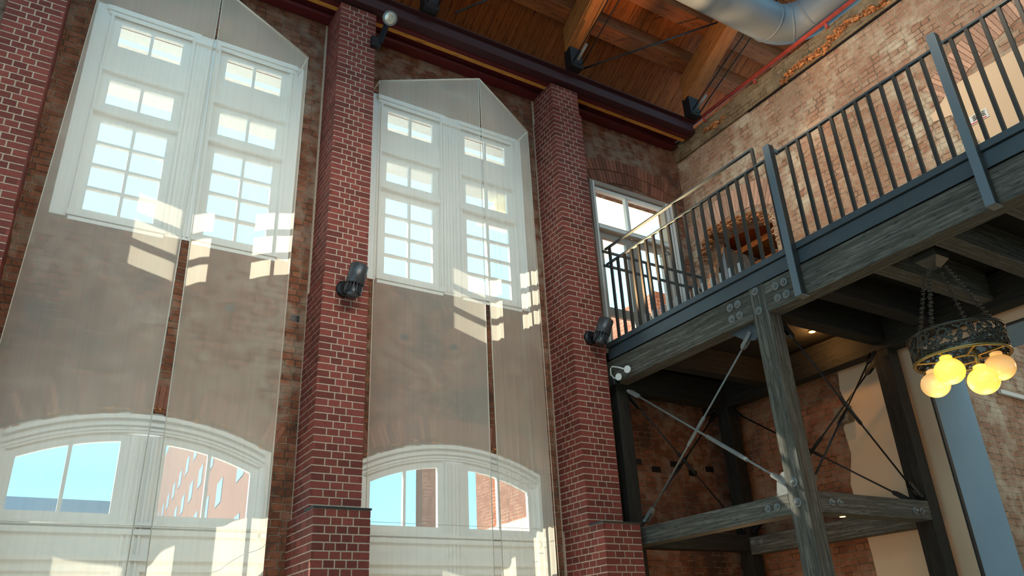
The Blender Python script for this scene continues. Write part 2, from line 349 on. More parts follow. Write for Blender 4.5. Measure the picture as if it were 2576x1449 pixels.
m = MB(); m.box(-7, 11.9, -8.3, -8, FLOOR, 13); m.box(11.9, 17, -8.3, -8, 3.2, 13)
struct(m.build('wall_front', plain('brown_rear_wall', (0.20, 0.13, 0.08), 0.9)))
hl = []
for y in (-6.2, -2.6, 1.0, 4.6): hl.append((y, y+2.9, 0.4, 8.0))
def side_wall(x0, x1, holes):
    Ys = sorted({-8.0, 10.0} | {h[0] for h in holes} | {h[1] for h in holes}); m = MB()
    for a, b in zip(Ys, Ys[1:]):
        h = [q for q in holes if q[0] < (a+b)/2 < q[1]]
        if h: m.box(x0, x1, a, b, FLOOR, h[0][2]); m.box(x0, x1, a, b, h[0][3], 13)
        else: m.box(x0, x1, a, b, FLOOR, 13)
    return m
struct(side_wall(-7.3, -7.0, hl).build('wall_far_left', plain('side_wall_brick', (0.30, 0.13, 0.08), 0.9)))

# ---------------------------------------------------------------- window wall (left)
BAYS = [1.22, 5.36]                         # centre line of each bay
def frange(a, b, n): return [a+(b-a)*i/n for i in range(n+1)]
def arch_z(x, xc, R=3.42, zc=1.04): return zc+math.sqrt(max(R*R-(x-xc)**2, 0))
OPW = 1.50                                  # half width of the window openings
xs = {-7.0, 11.6, 8.41, 10.60}
for xc in BAYS:
    xs |= set(frange(xc-OPW, xc+OPW, 24)) | {xc-OPW, xc+OPW}
xs |= {-3.0-OPW, -3.0+OPW}
xs = sorted(xs)
def solids(xa, xb):
    xm = (xa+xb)/2
    for xc in BAYS:
        if abs(xm-xc) < OPW:
            return [(arch_z(xa, xc), arch_z(xb, xc), 6.84, 6.84), (10.36, 10.36, 12.25, 12.25)]
    if 8.41 < xm < 10.60: return [(FLOOR, FLOOR, 6.0, 6.0), (9.97, 9.97, 12.25, 12.25)]
    return [(FLOOR, FLOOR, 12.25, 12.25)]
mb = MB()
for a, b in zip(xs, xs[1:]):
    for (z0a, z0b, z1a, z1b) in solids(a, b):
        mb.quadbox([(a, WY, z0a), (b, WY, z0b), (b, WY+0.45, z0b), (a, WY+0.45, z0a), (a, WY, z1a), (b, WY, z1b), (b, WY+0.45, z1b), (a, WY+0.45, z1a)])
wall_left = struct(mb.build('wall_left', 'wall_l'))
# radial brick arches let into the wall
def radial(plane_ax, face, cx, cz, r0, r1, a0, a1, n, proud, rows=1, sgn=-1):
    m = MB()
    for i in range(n):
        for rr in range(rows):
            q0 = math.radians(a0+(a1-a0)*(i+0.08)/n); q1 = math.radians(a0+(a1-a0)*(i+0.92)/n)
            ra = r0+(r1-r0)*(rr+0.04)/rows; rb = r0+(r1-r0)*(rr+0.96)/rows
            jit = random.uniform(-0.004, 0.006)
            pts = [(cx+ra*math.cos(q0), cz+ra*math.sin(q0)), (cx+ra*math.cos(q1), cz+ra*math.sin(q1)), (cx+rb*math.cos(q1), cz+rb*math.sin(q1)), (cx+rb*math.cos(q0), cz+rb*math.sin(q0))]
            A = face+sgn*(proud+jit); B = face-sgn*0.02
            if plane_ax == 1: c8 = [(p[0], A, p[1]) for p in pts]+[(p[0], B, p[1]) for p in pts]
            else: c8 = [(A, p[0], p[1]) for p in pts]+[(B, p[0], p[1]) for p in pts]
            m.quadbox(c8, random.random())
    return m
for xc in BAYS:
    radial(1, WY, xc, 7.5, 3.02, 3.34, 66, 114, 34, 0.012).build('brick_arch', 'arch_old', wall_left)
    radial(1, WY, xc, 1.04, 3.46, 3.78, 64, 116, 46, 0.006).build('brick_arch', 'arch_old', wall_left)
radial(1, WY, 9.5, 6.9, 3.18, 3.75, 72, 110, 26, 0.012, 2).build('brick_arch', 'arch_old', wall_left)
# putlog holes: dark sockets framed in the wall
m = MB()
for (x, y) in ((742, 801), (1017, 848), (1141, 873), (578, 775)):
    p = on(1, WY, x, y); m.box(p[0]-.06, p[0]+.06, WY-.004, WY+.01, p[2]-.045, p[2]+.045)
for (x, y) in ((1651, 1181), (1697, 1168), (1743, 1191), (1785, 1181), (1602, 1161), (1702, 282)):
    p = on(1, WY, x, y); m.box(p[0]-.10, p[0]+.10, WY-.004, WY+.01, p[2]-.05, p[2]+.05)
m.build('socket_hole', 'black', wall_left)
# rough broken brick edge above the lower arches
def ico():
    import bmesh
    b = bmesh.new(); bmesh.ops.create_icosphere(b, subdivisions=1, radius=1.0)
    v = [tuple(q.co) for q in b.verts]; f = [tuple(q.index for q in p.verts) for p in b.faces]; b.free(); return v, f
ICO = ico()
def rubble(path, rad, n, seed, mat='rubble'):
    rnd = random.Random(seed); m = MB()
    for i in range(n):
        t = rnd.random()*(len(path)-1); k = int(t); f = t-k
        p = Vector(path[k]).lerp(Vector(path[min(k+1, len(path)-1)]), f)
        c = p+Vector((rnd.uniform(-1, 1), rnd.uniform(-1, 1), rnd.uniform(-1, 1)))*rad
        s = rad*rnd.uniform(0.25, 0.8); sc = (s*rnd.uniform(.6, 1.5), s*rnd.uniform(.6, 1.5), s*rnd.uniform(.35, .8)); n0 = len(m.v)
        for q in ICO[0]:
            g = 1+rnd.uniform(-.4, .3); bx = [max(-.8, min(.8, q[a_]*g)) for a_ in range(3)]
            m.v.append((c[0]+bx[0]*sc[0], c[1]+bx[1]*sc[1], c[2]+bx[2]*sc[2]))
        tt = rnd.random()
        for fc in ICO[1]: m.f.append(tuple(n0+a_ for a_ in fc)); m.t.append(tt)
    return m
for j, xc in enumerate(BAYS):
    rubble([(x, WY+0.03, arch_z(x, xc)+0.01) for x in frange(xc-1.45, xc+1.45, 20)], 0.045, 420, 5+j).build('broken_arch_edge', 'rubble', wall_left)

# ---- windows
def grid_board(m, x0, x1, z0, z1, holes, y0, y1):
    X = sorted({x0, x1} | {h[0] for h in holes} | {h[1] for h in holes}); Z = sorted({z0, z1} | {h[2] for h in holes} | {h[3] for h in holes})
    for i in range(len(X)-1):
        for j in range(len(Z)-1):
            cx, cz = (X[i]+X[i+1])/2, (Z[j]+Z[j+1])/2
            if any(h[0] < cx < h[1] and h[2] < cz < h[3] for h in holes): continue
            m.box(X[i], X[i+1], y0, y1, Z[j], Z[j+1])
    return m
YG = 10.10
def window_bay(idx, xc):
    w = thing('window_%d' % idx, '', '', (xc, YG, 8.6)); del w['label']; del w['category']; w['kind'] = 'structure'
    cols = [(xc-1.15, xc-0.31), (xc+0.33, xc+1.17)]
    # casing with openings for each sash
    holes = []
    for (a, b) in cols:
        holes += [(a-.11, b+.11, 9.62, 10.19), (a-.11, b+.11, 8.62, 9.19), (a-.11, b+.11, 6.93, 8.49)]
    m = grid_board(MB(), xc-OPW-.01, xc+OPW+.01, 6.82, 10.38, holes, 10.03, 10.14)
    m.build('casing', 'white', w)
    mm = MB()
    for (a, b) in cols:                     # stepped head mouldings, sills, jamb beads
        mm.box(a-.22, b+.22, 9.98, 10.06, 10.25, 10.33); mm.box(a-.19, b+.19, 10.0, 10.06, 10.19, 10.24)
        mm.box(a-.16, b+.16, 10.0, 10.06, 9.20, 9.27); mm.box(a-.14, b+.14, 9.98, 10.06, 8.50, 8.56)
        mm.box(a-.16, b+.16, 9.97, 10.06, 6.86, 6.93); mm.box(a-.14, b+.14, 9.99, 10.05, 6.80, 6.85)
        for q in (a-.15, b+.12): mm.box(q, q+.03, 9.995, 10.05, 6.93, 10.2)
    for q in frange(xc-.12, xc+.12, 4): mm.box(q-.014, q+.014, 10.01, 10.05, 6.9, 10.15)
    mm.box(xc-.2, xc+.2, 9.97, 10.04, 10.15, 10.25)
    mm.build('moulding', 'white', w)
    for (a, b) in cols:
        mid = (a+b)/2
        for (z0, z1, nr, kind) in ((9.71, 10.11, 1, 't'), (8.70, 9.10, 1, 't'), (7.02, 8.40, 4, 's')):
            hs = []
            for r in range(nr):
                h = (z1-z0+.04)/nr; za = z0+r*h; zb = za+h-.04
                hs += [(a, mid-.02, za, zb), (mid+.02, b, za, zb)]
            fr = grid_board(MB(), a-.11, b+.11, z0-.09, z1+.09, hs, 10.07, 10.13).build('sash_frame', 'white', w)
            MB().box(a-.02, b+.02, YG-.004, YG+.004, z0-.02, z1+.02).build('pane', 'glass', fr)
    return w
window_bay(1, BAYS[0]); window_bay(2, BAYS[1])

def zarc(x, xc, R, zc=1.04): return zc+math.sqrt(R*R-(x-xc)**2)
def lower_bay(idx, xc):
    w = thing('window_%d' % idx, '', '', (xc, YG, 3.2)); del w['label']; del w['category']; w['kind'] = 'structure'
    def strip(m, x0, x1, f0, f1, y0, y1, n=12):
        X = frange(x0, x1, n)
        for a, b in zip(X, X[1:]):
            m.quadbox([(a, y0, f0(a)), (b, y0, f0(b)), (b, y1, f0(b)), (a, y1, f0(a)), (a, y0, f1(a)), (b, y0, f1(b)), (b, y1, f1(b)), (a, y1, f1(a))])
    m = MB()
    g0, g1, c = xc-1.27, xc+1.27, 0.25
    zb = 3.27
    strip(m, xc-OPW, xc+OPW, lambda x: zarc(min(max(x, g0-.1), g1+.1), xc, 3.17), lambda x: arch_z(x, xc)+.01, 10.03, 10.14, 30)
    m.box(xc-OPW, g0-.1, 10.03, 10.14, zb-.08, zarc(g0-.1, xc, 3.17)); m.box(g1+.1, xc+OPW, 10.03, 10.14, zb-.08, zarc(g1+.1, xc, 3.17))
    m.box(xc-c+.1, xc+c-.1, 10.03, 10.14, zb-.08, 4.18)
    m.box(xc-OPW, xc+OPW, 10.03, 10.14, 2.74, zb-.08)
    m.build('casing', 'white', w)
    mm = MB()                                # curved mouldings
    for (ra, rb, y) in ((3.33, 3.38, 9.985), (3.25, 3.28, 10.0), (3.20, 3.22, 10.015)):
        strip(mm, xc-1.42, xc+1.42, lambda x: zarc(x, xc, ra), lambda x: zarc(x, xc, rb), y, 10.04, 30)
    for q in frange(xc-.09, xc+.09, 3): mm.box(q-.014, q+.014, 10.01, 10.04, 1.0, 4.15)
    mm.box(xc-OPW, xc+OPW, 9.97, 10.04, 3.12, 3.17); mm.box(xc-OPW, xc+OPW, 9.99, 10.04, 3.04, 3.10); mm.box(xc-OPW, xc+OPW, 9.98, 10.04, 2.76, 2.83)
    for q in (xc-1.44, xc+1.41): mm.box(q, q+.03, 9.99, 10.04, 0.8, 3.95)
    mm.build('moulding', 'white', w)
    for (a, b) in ((g0, xc-c), (xc+c, g1)):
        mid = (a+b)/2; m = MB()
        strip(m, a, b, lambda x: zarc(x, xc, 3.07), lambda x: zarc(x, xc, 3.18), 10.07, 10.13)
        m.box(a-.1, a, 10.07, 10.13, zb, zarc(a, xc, 3.18)-.02); m.box(b, b+.1, 10.07, 10.13, zb, zarc(b, xc, 3.18)-.02)
        m.box(a-.1, b+.1, 10.07, 10.13, zb-.09, zb); m.box(mid-.02, mid+.02, 10.072, 10.128, zb, zarc(mid, xc, 3.07))
        fr = m.build('arched_sash', 'white', w)
        g = MB(); strip(g, a, b, lambda x: zb-.02, lambda x: zarc(x, xc, 3.09), YG-.004, YG+.004); g.build('pane', 'glass', fr)
        hs = []
        z0, z1, nr = 0.62, 2.56, 4
        for r in range(nr):
            h = (z1-z0+.04)/nr; za = z0+r*h
            hs += [(a, mid-.02, za, za+h-.04), (mid+.02, b, za, za+h-.04)]
        fr = grid_board(MB(), a-.1, b+.1, z0-.09, z1+.09, hs, 10.07, 10.13).build('sash_frame', 'white', w)
        MB().box(a-.02, b+.02, YG-.004, YG+.004, z0-.02, z1+.02).build('pane', 'glass', fr)
    hol = [(a-.1, b+.1, .53, 2.65) for (a, b) in ((g0, xc-c), (xc+c, g1))]
    grid_board(MB(), xc-OPW, xc+OPW, FLOOR, 2.74, hol, 10.03, 10.14).build('lower_casing', 'white', w)
lower_bay(3, BAYS[0]); lower_bay(4, BAYS[1])

# ---- door on the walkway
dr = thing('door_1', '', '', (9.5, YG, 6.2)); del dr['label']; del dr['category']; dr['kind'] = 'structure'
grid_board(MB(), 8.41, 10.60, 6.0, 9.97, [(8.52, 10.30, 9.0, 9.88), (8.50, 10.35, 6.0, 8.93)], 9.97, 10.10).build('door_frame', 'doorpaint', dr)
m = MB(); m.box(8.52, 10.30, 10.02, 10.12, 9.80, 9.86); m.box(9.33, 9.40, 10.04, 10.12, 9.02, 9.84); m.box(8.52, 10.35, 9.95, 10.0, 8.90, 8.97); m.box(8.45, 8.49, 9.94, 9.99, 6.2, 9.92)
m.box(10.36, 10.42, 9.94, 9.99, 6.2, 9.92); m.box(10.48, 10.55, 9.94, 9.99, 6.2, 9.92)
m.build('door_moulding', 'white', dr)
MB().box(8.52, 10.30, 10.085, 10.092, 9.0, 9.88).build('transom_pane', 'glass', dr)
for (a, b, g, h) in ((8.50, 9.38, 8.64, 9.22), (9.40, 10.30, 9.54, 10.14)):
    lf = grid_board(MB(), a, b, 6.2, 8.90, [(g, h, 7.30, 8.75), (g, h, 6.42, 7.13)], 10.05, 10.12).build('door_leaf', 'doorpaint', dr)
    MB().box(g-.01, h+.01, 10.08, 10.088, 6.4, 8.77).build('door_pane', 'glass', lf)
m = MB(); rl = random.Random(4)              # faint handwriting on the left leaf glass
for (px_, y0_, y1_) in ((1568, 733, 782), (1552, 742, 775), (1545, 668, 690)):
    yy = y0_
    while yy < y1_:
        p = on(1, 10.07, px_, yy)
        for k in range(3):
            ax_, az_ = p[0]+rl.uniform(-.014, .014), p[2]+rl.uniform(-.014, .014)
            m.bar((ax_, 10.072, az_), (ax_+rl.uniform(-.018, .018), 10.072, az_+rl.uniform(-.02, .02)+.004), .004, .004, (0, 1, 0))
        yy += 7
m.build('lettering', 'door_ink', dr)
# closer arm
MB().tube([(10.0, 9.98, 8.62), (10.12, 9.80, 8.62), (9.9, 9.72, 8.62)], .014, 8).build('door_closer', 'galv', dr)

# ---------------------------------------------------------------- right wall
mb = MB()
ylist = sorted({-8.0, 4.20, 4.40, 4.73, 5.96, 7.40, 7.95, 8.30, 8.8, 9.3, 9.55, 9.8, 10.0, 10.45, 7.0, 6.5, 3.26})
def top_open(y):                            # top of the doorway arch by the corner
    P = [(7.95, 8.60), (8.30, 8.92), (8.8, 9.03), (9.3, 9.12), (9.55, 9.04), (9.8, 8.6)]
    for (a, za), (b, zb) in zip(P, P[1:]):
        if a-1e-6 <= y <= b+1e-6: return za+(zb-za)*(y-a)/(b-a)
for a, b in zip(ylist, ylist[1:]):
    ym = (a+b)/2
    if 7.95 < ym < 9.8: iv = [(5.5, 5.5, 6.2, 6.2), (top_open(a), top_open(b), 11.12, 11.12)]
    else: iv = [(5.5, 5.5, 11.12, 11.12)]
    for (z0a, z0b, z1a, z1b) in iv:
        mb.quadbox([(WX, a, z0a), (WX+.5, a, z0a), (WX+.5, b, z0b), (WX, b, z0b), (WX, a, z1a), (WX+.5, a, z1a), (WX+.5, b, z1b), (WX, b, z1b)])
wall_right = struct(mb.build('wall_right', 'wall_r'))
struct(MB().box(WX, WX+.5, 7.40, 10.45, FLOOR, 5.5).build('wall_right_lower', 'wall_low'))
struct(MB().box(WX-.04, WX+.4, -8, 10.0, 11.14, 11.62).build('wall_right_parapet', oldbrick('parapet_brick', (0.22, 0.14, 0.075), (0.34, 0.24, 0.14), (0.34, 0.27, 0.17), (0.45, 0.38, 0.26), (0.12, 0.09, 0.06), stain_amt=0.3)))
struct(MB().box(WX-.02, WX+.2, -8, 7.95, 11.10, 11.14).build('trim_1', 'black'))
path = [on(0, WX-.05, *q) for q in ((1770, 330), (1795, 318), (1822, 298))]
rubble(path, .05, 130, 3).build('broken_brick', 'rubble', wall_right)
rubble([on(0, WX-.05, *q) for q in ((1968, 208), (2000, 170), (2040, 145), (2075, 125), (2100, 90), (2130, 62), (2180, 30), (2240, 0))], .06, 520, 4).build('broken_brick', 'rubble', wall_right)
rubble([(WX+.02, y, top_open(y)+.02) for y in frange(7.97, 9.78, 18)], .075, 420, 12, 'rubble').build('broken_lintel', 'rubble', wall_right)
rubble([(WX+.02, 7.93, z) for z in frange(6.3, 8.8, 10)], .05, 160, 13).build('broken_jamb', MT['plaster'], wall_right)
radial(0, WX, 8.85, 7.25, 1.95, 2.50, 62, 122, 24, 0.012, 1).build('brick_arch', 'arch_pale', wall_right)
radial(0, WX, 2.6, 6.6, 2.95, 3.45, 52, 100, 40, 0.012, 1).build('brick_arch', 'arch_pale', wall_right)
# upper plastered arch
P = [(4.73, 8.71), (4.73, 8.84), (4.60, 8.90), (4.35, 9.07), (4.20, 9.10), (3.6, 9.08), (2.6, 9.09), (1.0, 9.0), (-2, 8.9), (-2, 6.2), (4.19, 6.2), (4.19, 7.95), (4.40, 8.55), (4.46, 8.66)]
struct(MB().prism(P, 0, WX-.02, WX+.02).build('wall_right_upper_plaster', 'plaster'))
# lower plaster with the big opening
P = [(7.31, 5.56), (7.36, 5.2), (7.28, 4.9), (7.45, 4.6), (7.42, 4.2), (7.55, 3.75), (7.5, 3.2), (7.46, 2.7), (7.45, FLOOR), (5.96, FLOOR), (5.96, 5.33), (-8, 5.33), (-8, 5.56)]
m = MB()
m.prism([(a, b) for a, b in P], 0, WX-.03, WX+.03)
struct(m.build('wall_right_plaster', 'plaster'))
m = MB(); m.box(WX+.03, 12.0, 5.96, 6.5, FLOOR, 5.33); m.box(WX+.03, 12.0, -8, 6.5, 5.33, 5.5)
struct(m.build('wall_right_reveal', 'bluegrey'))
struct(MB().box(WX-.035, WX+.03, 5.935, 5.96, FLOOR, 5.33).build('trim_2', 'steel_dark'))
struct(MB().box(WX-.035, WX+.03, -8, 5.96, 5.315, 5.335).build('trim_3', 'steel_dark'))
a_, b_ = on(0, WX-.1, 2102, 1020), on(0, WX-.1, 2144, 1056)
solo(MB().box(WX-.2, WX-.03, b_[1], a_[1], b_[2]-.02, a_[2]-.06), 'stone_corbel', MT['stone'], 'rough grey stone block sticking out at the edge of the beige plaster', 'stone block', (WX-.1, (a_[1]+b_[1])/2, b_[2]), None, .012)
# next room
struct(MB().box(12.0, 17, 6.05, 6.5, FLOOR, 8).build('wall_back', MT['wall_r']))
struct(MB().box(16.8, 17, -8, 6.05, FLOOR, 8).build('wall_far_right', MT['wall_r']))
m = MB().bar(on(1, 6.0, 2515, 985), on(1, 6.0, 2600, 1008), .05, .07)
solo(m, 'cable_tray', 'white_plastic', 'thin white tray on the brick wall of the room beyond the blue-grey opening', 'cable tray', on(1, 6.0, 2515, 985))

# room behind the upper doorway: orange timber roof
m = MB(); m.box(12.9, 13.0, 6, 10.4, 6, 11.2); m.box(11.46, 13.0, 10.3, 10.4, 6, 11.2); m.box(11.46, 13.0, 6, 10.4, 11.2, 11.3)
struct(m.build('wall_beyond', 'orange'))
struct(MB().box(11.46, 12.9, 6, 10.3, 6.0, 6.19).build('floor_beyond', 'floorw'))
nb = thing('neighbour_roof_timbers', 'orange lit roof timbers seen through the broken doorway at the walkway', 'roof timbers', (12, 8.6, 8))
for i in range(3):
    MB().bar((12.4, 6.3+.9*i, 7.0), (12.4, 8.1+.9*i, 9.6), .14, .2, (1, 0, 0)).build('rafter', 'orange', nb)
for i in range(5):
    MB().box(11.6, 12.8, 6, 10.3, 7.4+.45*i, 7.52+.45*i).build('board', 'rafter', nb)

# ---------------------------------------------------------------- pilasters, brick by brick
CH = 0.0945
def brickface(m, rnd, axis, u0, u1, vtop, vbot, face, out, unit=0.1515):
    """courses counted down from vtop; axis 1: face normal -Y with u = X; axis 0: face normal -+X with u = Y"""
    n = int(round((vtop-vbot)/CH)); g = .0082
    w = u1-u0; k = max(2, round(w/unit)); uw = w/k
    for r in range(n):
        z1 = vtop-r*CH; z0 = z1-CH
        if r % 2 == 0: ed = [u0+uw*i for i in range(k+1)]
        else: ed = [u0]+[u0+uw*(i+1.5) for i in range(k-2)]+[u1]
        for a, b in zip(ed, ed[1:]):
            ga = a+(g if a > u0+1e-6 else 0); gb = b-(g if b < u1-1e-6 else 0)
            t = rnd.random(); d = rnd.uniform(-.0010, .0010)
            if axis == 1: m.box(ga, gb, face-.004+d, face+.03, z0+g, z1-g, t)
            elif out < 0: m.box(face-.004+d, face+.03, ga, gb, z0+g, z1-g, t)
            else: m.box(face-.03, face+.004-d, ga, gb, z0+g, z1-g, t)
def pillar(x0, zstep, label, seed, ybase=9.02, basew=(0, 0), zbase=3.27):
    rnd = random.Random(seed); x1 = x0+.607
    p = thing('brick_pillar', label, 'pillar', (x0+.3, 9.6, FLOOR), 'red brick pillars along the window wall')
    m = MB(); c = MB()
    def seg(xa, xb, yf, zt, zb):
        brickface(m, rnd, 1, xa, xb, zt, zb, yf, 0); brickface(m, rnd, 0, yf-.004, WY-.02, zt, zb, xa, -1); brickface(m, rnd, 0, yf-.004, WY-.02, zt, zb, xb, 1)
        n = int(round((zt-zb)/CH)); c.box(xa, xb, yf, WY-.01, zt-n*CH, zt)
    ztop = 11.385
    n1 = round((ztop-zstep)/CH); zs = ztop-n1*CH
    seg(x0, x1, 9.36, ztop, zs)
    nb_ = round((zs-zbase)/CH); zb = zs-nb_*CH
    seg(x0-.022, x1+.02, 9.335, zs, zb)
    m.build('brickwork', 'brick', p); c.build('mortar', 'mortar', p)
    m2 = MB(); rnd2 = rnd; c2 = MB(); xa, xb = x0+basew[0], x1+basew[1]
    n = int((zb-FLOOR)/CH); yf = ybase
    brickface(m2, rnd2, 1, xa, xb, zb, zb-n*CH, yf, 0); brickface(m2, rnd2, 0, yf-.004, WY-.02, zb, zb-n*CH, xa, -1); brickface(m2, rnd2, 0, yf-.004, WY-.02, zb, zb-n*CH, xb, 1)
    c2.box(xa, xb, yf, WY-.01, FLOOR, zb)
    m2.build('base_brickwork', 'brick', p); c2.build('base_mortar', 'mortar', p)
    MB().box(xa-.015, xb+.015, yf-.02, 9.34, zb, zb+.025).build('base_cap', 'steel_dark', p, .003)
    MB().box(x0-.03, x0-.0, WY-.03, WY+.0, FLOOR, 11.38).build('edge_bead', 'mortar', p)
    return p
pillar(-1.21, 6.35, 'dark red brick pillar at the far left edge, left of both curtain bays', 1, basew=(-.06, .0))
pillar(3.049, 6.35, 'tall red brick pillar between the two pairs of sheer curtains', 2, basew=(-.065, .02))
pillar(7.195, 10.86, 'red brick pillar beside the walkway door, right of the second curtain pair', 3, basew=(-.0, .065))

# ---------------------------------------------------------------- sheer curtains
def curtain(pt, ap, zt, left, label, seed, flare=0.0, folds=26, amp=.012, gapk=0.0105, group='sheer curtains'):
    """vertical sheet hung between a wall-side point and the projecting apex"""
    rnd = random.Random(seed); A = Vector(pt); B = Vector(ap); d = (B-A); ln = d.length; d.normalize(); nrm = Vector((-d.y, d.x))
    o = thing('sheer_curtain', label, 'curtain', ((A.x+B.x)/2, (A.y+B.y)/2, 0.2), group)
    m = MB(); NU, NV = 150, 40; ph = [rnd.uniform(0, 6.28) for _ in range(6)]; fr = [folds*f for f in (1, .61, 1.7, .33, 2.3, .15)]
    zb = 0.25
    for j in range(NV+1):
        t = j/NV; z = zt+(zb-zt)*t
        g = (zt-z)*gapk; fl = (zt-z)*flare
        for i in range(NU+1):
            s = i/NU; L0 = -fl; L1 = ln-.012-g; q = L0+(L1-L0)*s
            w = 0
            for k in range(6): w += math.sin(fr[k]*s+ph[k]+.5*math.sin(t*3+k))*(1, .8, .35, .7, .15, .9)[k]
            env = min(1, t*6)*(0.35+.65*min(1, t*1.6))
            p = A+d*q+nrm*w*amp*env
            m.v.append((p.x, p.y, z))
    for j in range(NV):
        for i in range(NU):
            a = j*(NU+1)+i; m.smooth.add(len(m.f)); m.f.append((a, a+1, a+NU+2, a+NU+1)); m.t.append(.5)
    m.build('cloth', 'cloth', o)
    MB().tube([(A.x, A.y, zt+.01), (B.x, B.y, zt+.01)], .013, 10).build('curtain_rod', 'rod', o)
    gz = (zt-zb)*gapk
    e0 = B-d*.012; e1 = B-d*(.012+gz)
    MB().tube([(e0.x, e0.y, zt), (e1.x, e1.y, zb)], .006, 6).build('hem_edge', 'rod', o)
    a1 = A-d*((zt-zb)*flare)
    MB().tube([(A.x, A.y, zt), (a1.x, a1.y, zb)], .005, 6).build('hem_edge', 'rod', o)
    MB().tube([(A.x, A.y, zt+.01), (A.x, WY, zt+.01)], .012, 8).build('wall_bracket', 'rod', o)
    return o
curtain((-.28, 9.5), (1.166, 8.74), 10.147, True, 'leftmost sheer curtain panel, widest, next to the dark left pillar', 21, flare=.031, folds=14, amp=.012, gapk=.0115)
curtain((2.622, 9.5), (1.166, 8.74), 10.147, False, 'sheer curtain panel directly left of the middle brick pillar', 22, flare=-.006, folds=20, amp=.012, gapk=.0115)
curtain((3.812, 9.5), (5.208, 8.684), 10.159, True, 'smooth sheer curtain panel directly right of the middle brick pillar', 23, folds=12, amp=.008, gapk=.003)
curtain((6.679, 9.5), (5.208, 8.684), 10.159, False, 'closely folded sheer curtain panel beside the pillar near the walkway', 24, flare=.008, folds=52, amp=.012, gapk=.018)
# stay wire across the bays
zw = on(1, 9.62, 400, 1325)[2]
solo(MB().tube([(-.50, 9.62, zw), (3.02, 9.62, zw)], .003, 5), 'stay_wire', 'steel_dark', 'thin dark wire stretched behind the left curtain pair at window sill height', 'wire', (1.2, 9.62, zw))
zw = on(1, 9.62, 1150, 1322)[2]
solo(MB().tube([(3.67, 9.62, zw), (7.18, 9.62, zw)], .003, 5), 'stay_wire', 'steel_dark', 'thin dark wire stretched behind the second curtain pair at sill height', 'wire', (5.3, 9.62, zw))

# ---------------------------------------------------------------- bolts
def hexnut(m, c, ax, r):
    c = Vector(c); d = Vector(ax)
    m.lathe(c, d, [(0, r*1.9), (.010, r*1.9), (.014, r*1.75)], 20)
    m.lathe(c+d*.014, d, [(0, r), (.022, r), (.026, r*.7)], 6)
    m.lathe(c+d*.036, d, [(0, r*.5), (.018, r*.5)], 10)
def bolts(parent, pts, ax, r=.026):
    for p in pts:
        m = MB(); hexnut(m, p, ax, r); m.build('bolt', 'galv', parent)

# ---------------------------------------------------------------- walkway timber frame
XF = 8.0; XB = 10.5; YN = 6.16; YF = 9.36; PW = .25
GP = 'timber posts under the walkway'
def post(x0, y0, ztop, mat, label):
    o = thing('timber_post', label, 'post', (x0+PW/2, y0+PW/2, FLOOR), GP)
    MB().box(x0, x0+PW, y0, y0+PW, FLOOR, ztop).build('shaft', mat, o, .006)
    return o
pB = post(XF-.003, YN, 5.965, 'wz', 'foreground weathered grey timber post with round bolts')
bolts(pB, [on(0, XF-.003, *q) for q in ((1899.6, 733.7), (1909.5, 782), (1997.6, 1213), (2007.5, 1264.3))], (-1, 0, 0), .030)
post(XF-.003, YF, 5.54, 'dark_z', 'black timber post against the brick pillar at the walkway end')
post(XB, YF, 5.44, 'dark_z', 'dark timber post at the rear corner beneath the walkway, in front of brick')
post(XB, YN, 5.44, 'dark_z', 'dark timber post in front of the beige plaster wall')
# slot seen in the foreground post's near face
m = MB().box(XF+.09, XF+.115, YN-.002, YN+.01, 3.2, 3.75); m.build('slot', 'black', pB)
def beam(name, x0, x1, y0, y1, z0, z1, mat, label, bev=.006):
    o = thing(name, label, 'beam', ((x0+x1)/2, (y0+y1)/2, z0))
    MB().box(x0, x1, y0, y1, z0, z1).build('timber', mat, o, bev); return o
fb = beam('timber_beam', XF, XF+PW, -6.5, YN-.002, 5.54, 5.955, 'wy', 'long weathered timber beam carrying the walkway edge, right of the bolted post')
bolts(fb, [on(0, XF, *q) for q in ((1950.8, 720.2), (1972.3, 709.6), (1957, 749.5), (1978.6, 739.6))], (-1, 0, 0), .030)
fb2 = beam('timber_beam', XF, XF+PW, YN+PW+.002, 9.95, 5.54, 5.955, 'wy', 'weathered timber beam between the bolted post and the brick pillar, under the railing')
bolts(fb2, [on(0, XF, *q) for q in ((1837, 775), (1856, 766), (1841.6, 803.3), (1861.4, 793.4))], (-1, 0, 0), .030)
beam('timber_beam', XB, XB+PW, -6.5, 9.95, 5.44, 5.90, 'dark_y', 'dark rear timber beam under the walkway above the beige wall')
lb = beam('timber_beam', XF, XF+PW, YN+PW+.002, YF, 2.99, 3.24, 'wy', 'pale weathered lower rail from the bolted post to the pillar')
bolts(lb, [on(0, XF, *q) for q in ((1933, 1280.3), (1956.2, 1275.4))], (-1, 0, 0), .024)
lc = beam('timber_beam', XF+PW, XB, YN, YN+PW, 2.985, 3.235, 'wx', 'grey lower cross rail with paired bolts, right of the bolted post')
bolts(lc, [on(1, YN, *q) for q in ((2091.4, 1263.8), (2110.7, 1264.9), (2301.4, 1284.9), (2318, 1286.3))], (0, -1, 0), .024)
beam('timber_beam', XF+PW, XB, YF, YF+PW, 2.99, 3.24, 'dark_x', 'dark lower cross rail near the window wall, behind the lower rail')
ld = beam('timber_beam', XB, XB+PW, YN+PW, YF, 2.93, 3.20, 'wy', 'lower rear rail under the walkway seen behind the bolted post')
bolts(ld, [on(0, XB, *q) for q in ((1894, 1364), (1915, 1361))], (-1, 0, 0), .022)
beam('timber_beam', XF+PW, XB, YF, YF+PW, 5.44, 5.90, 'dark_x', 'dark upper cross beam near the window wall under the walkway')
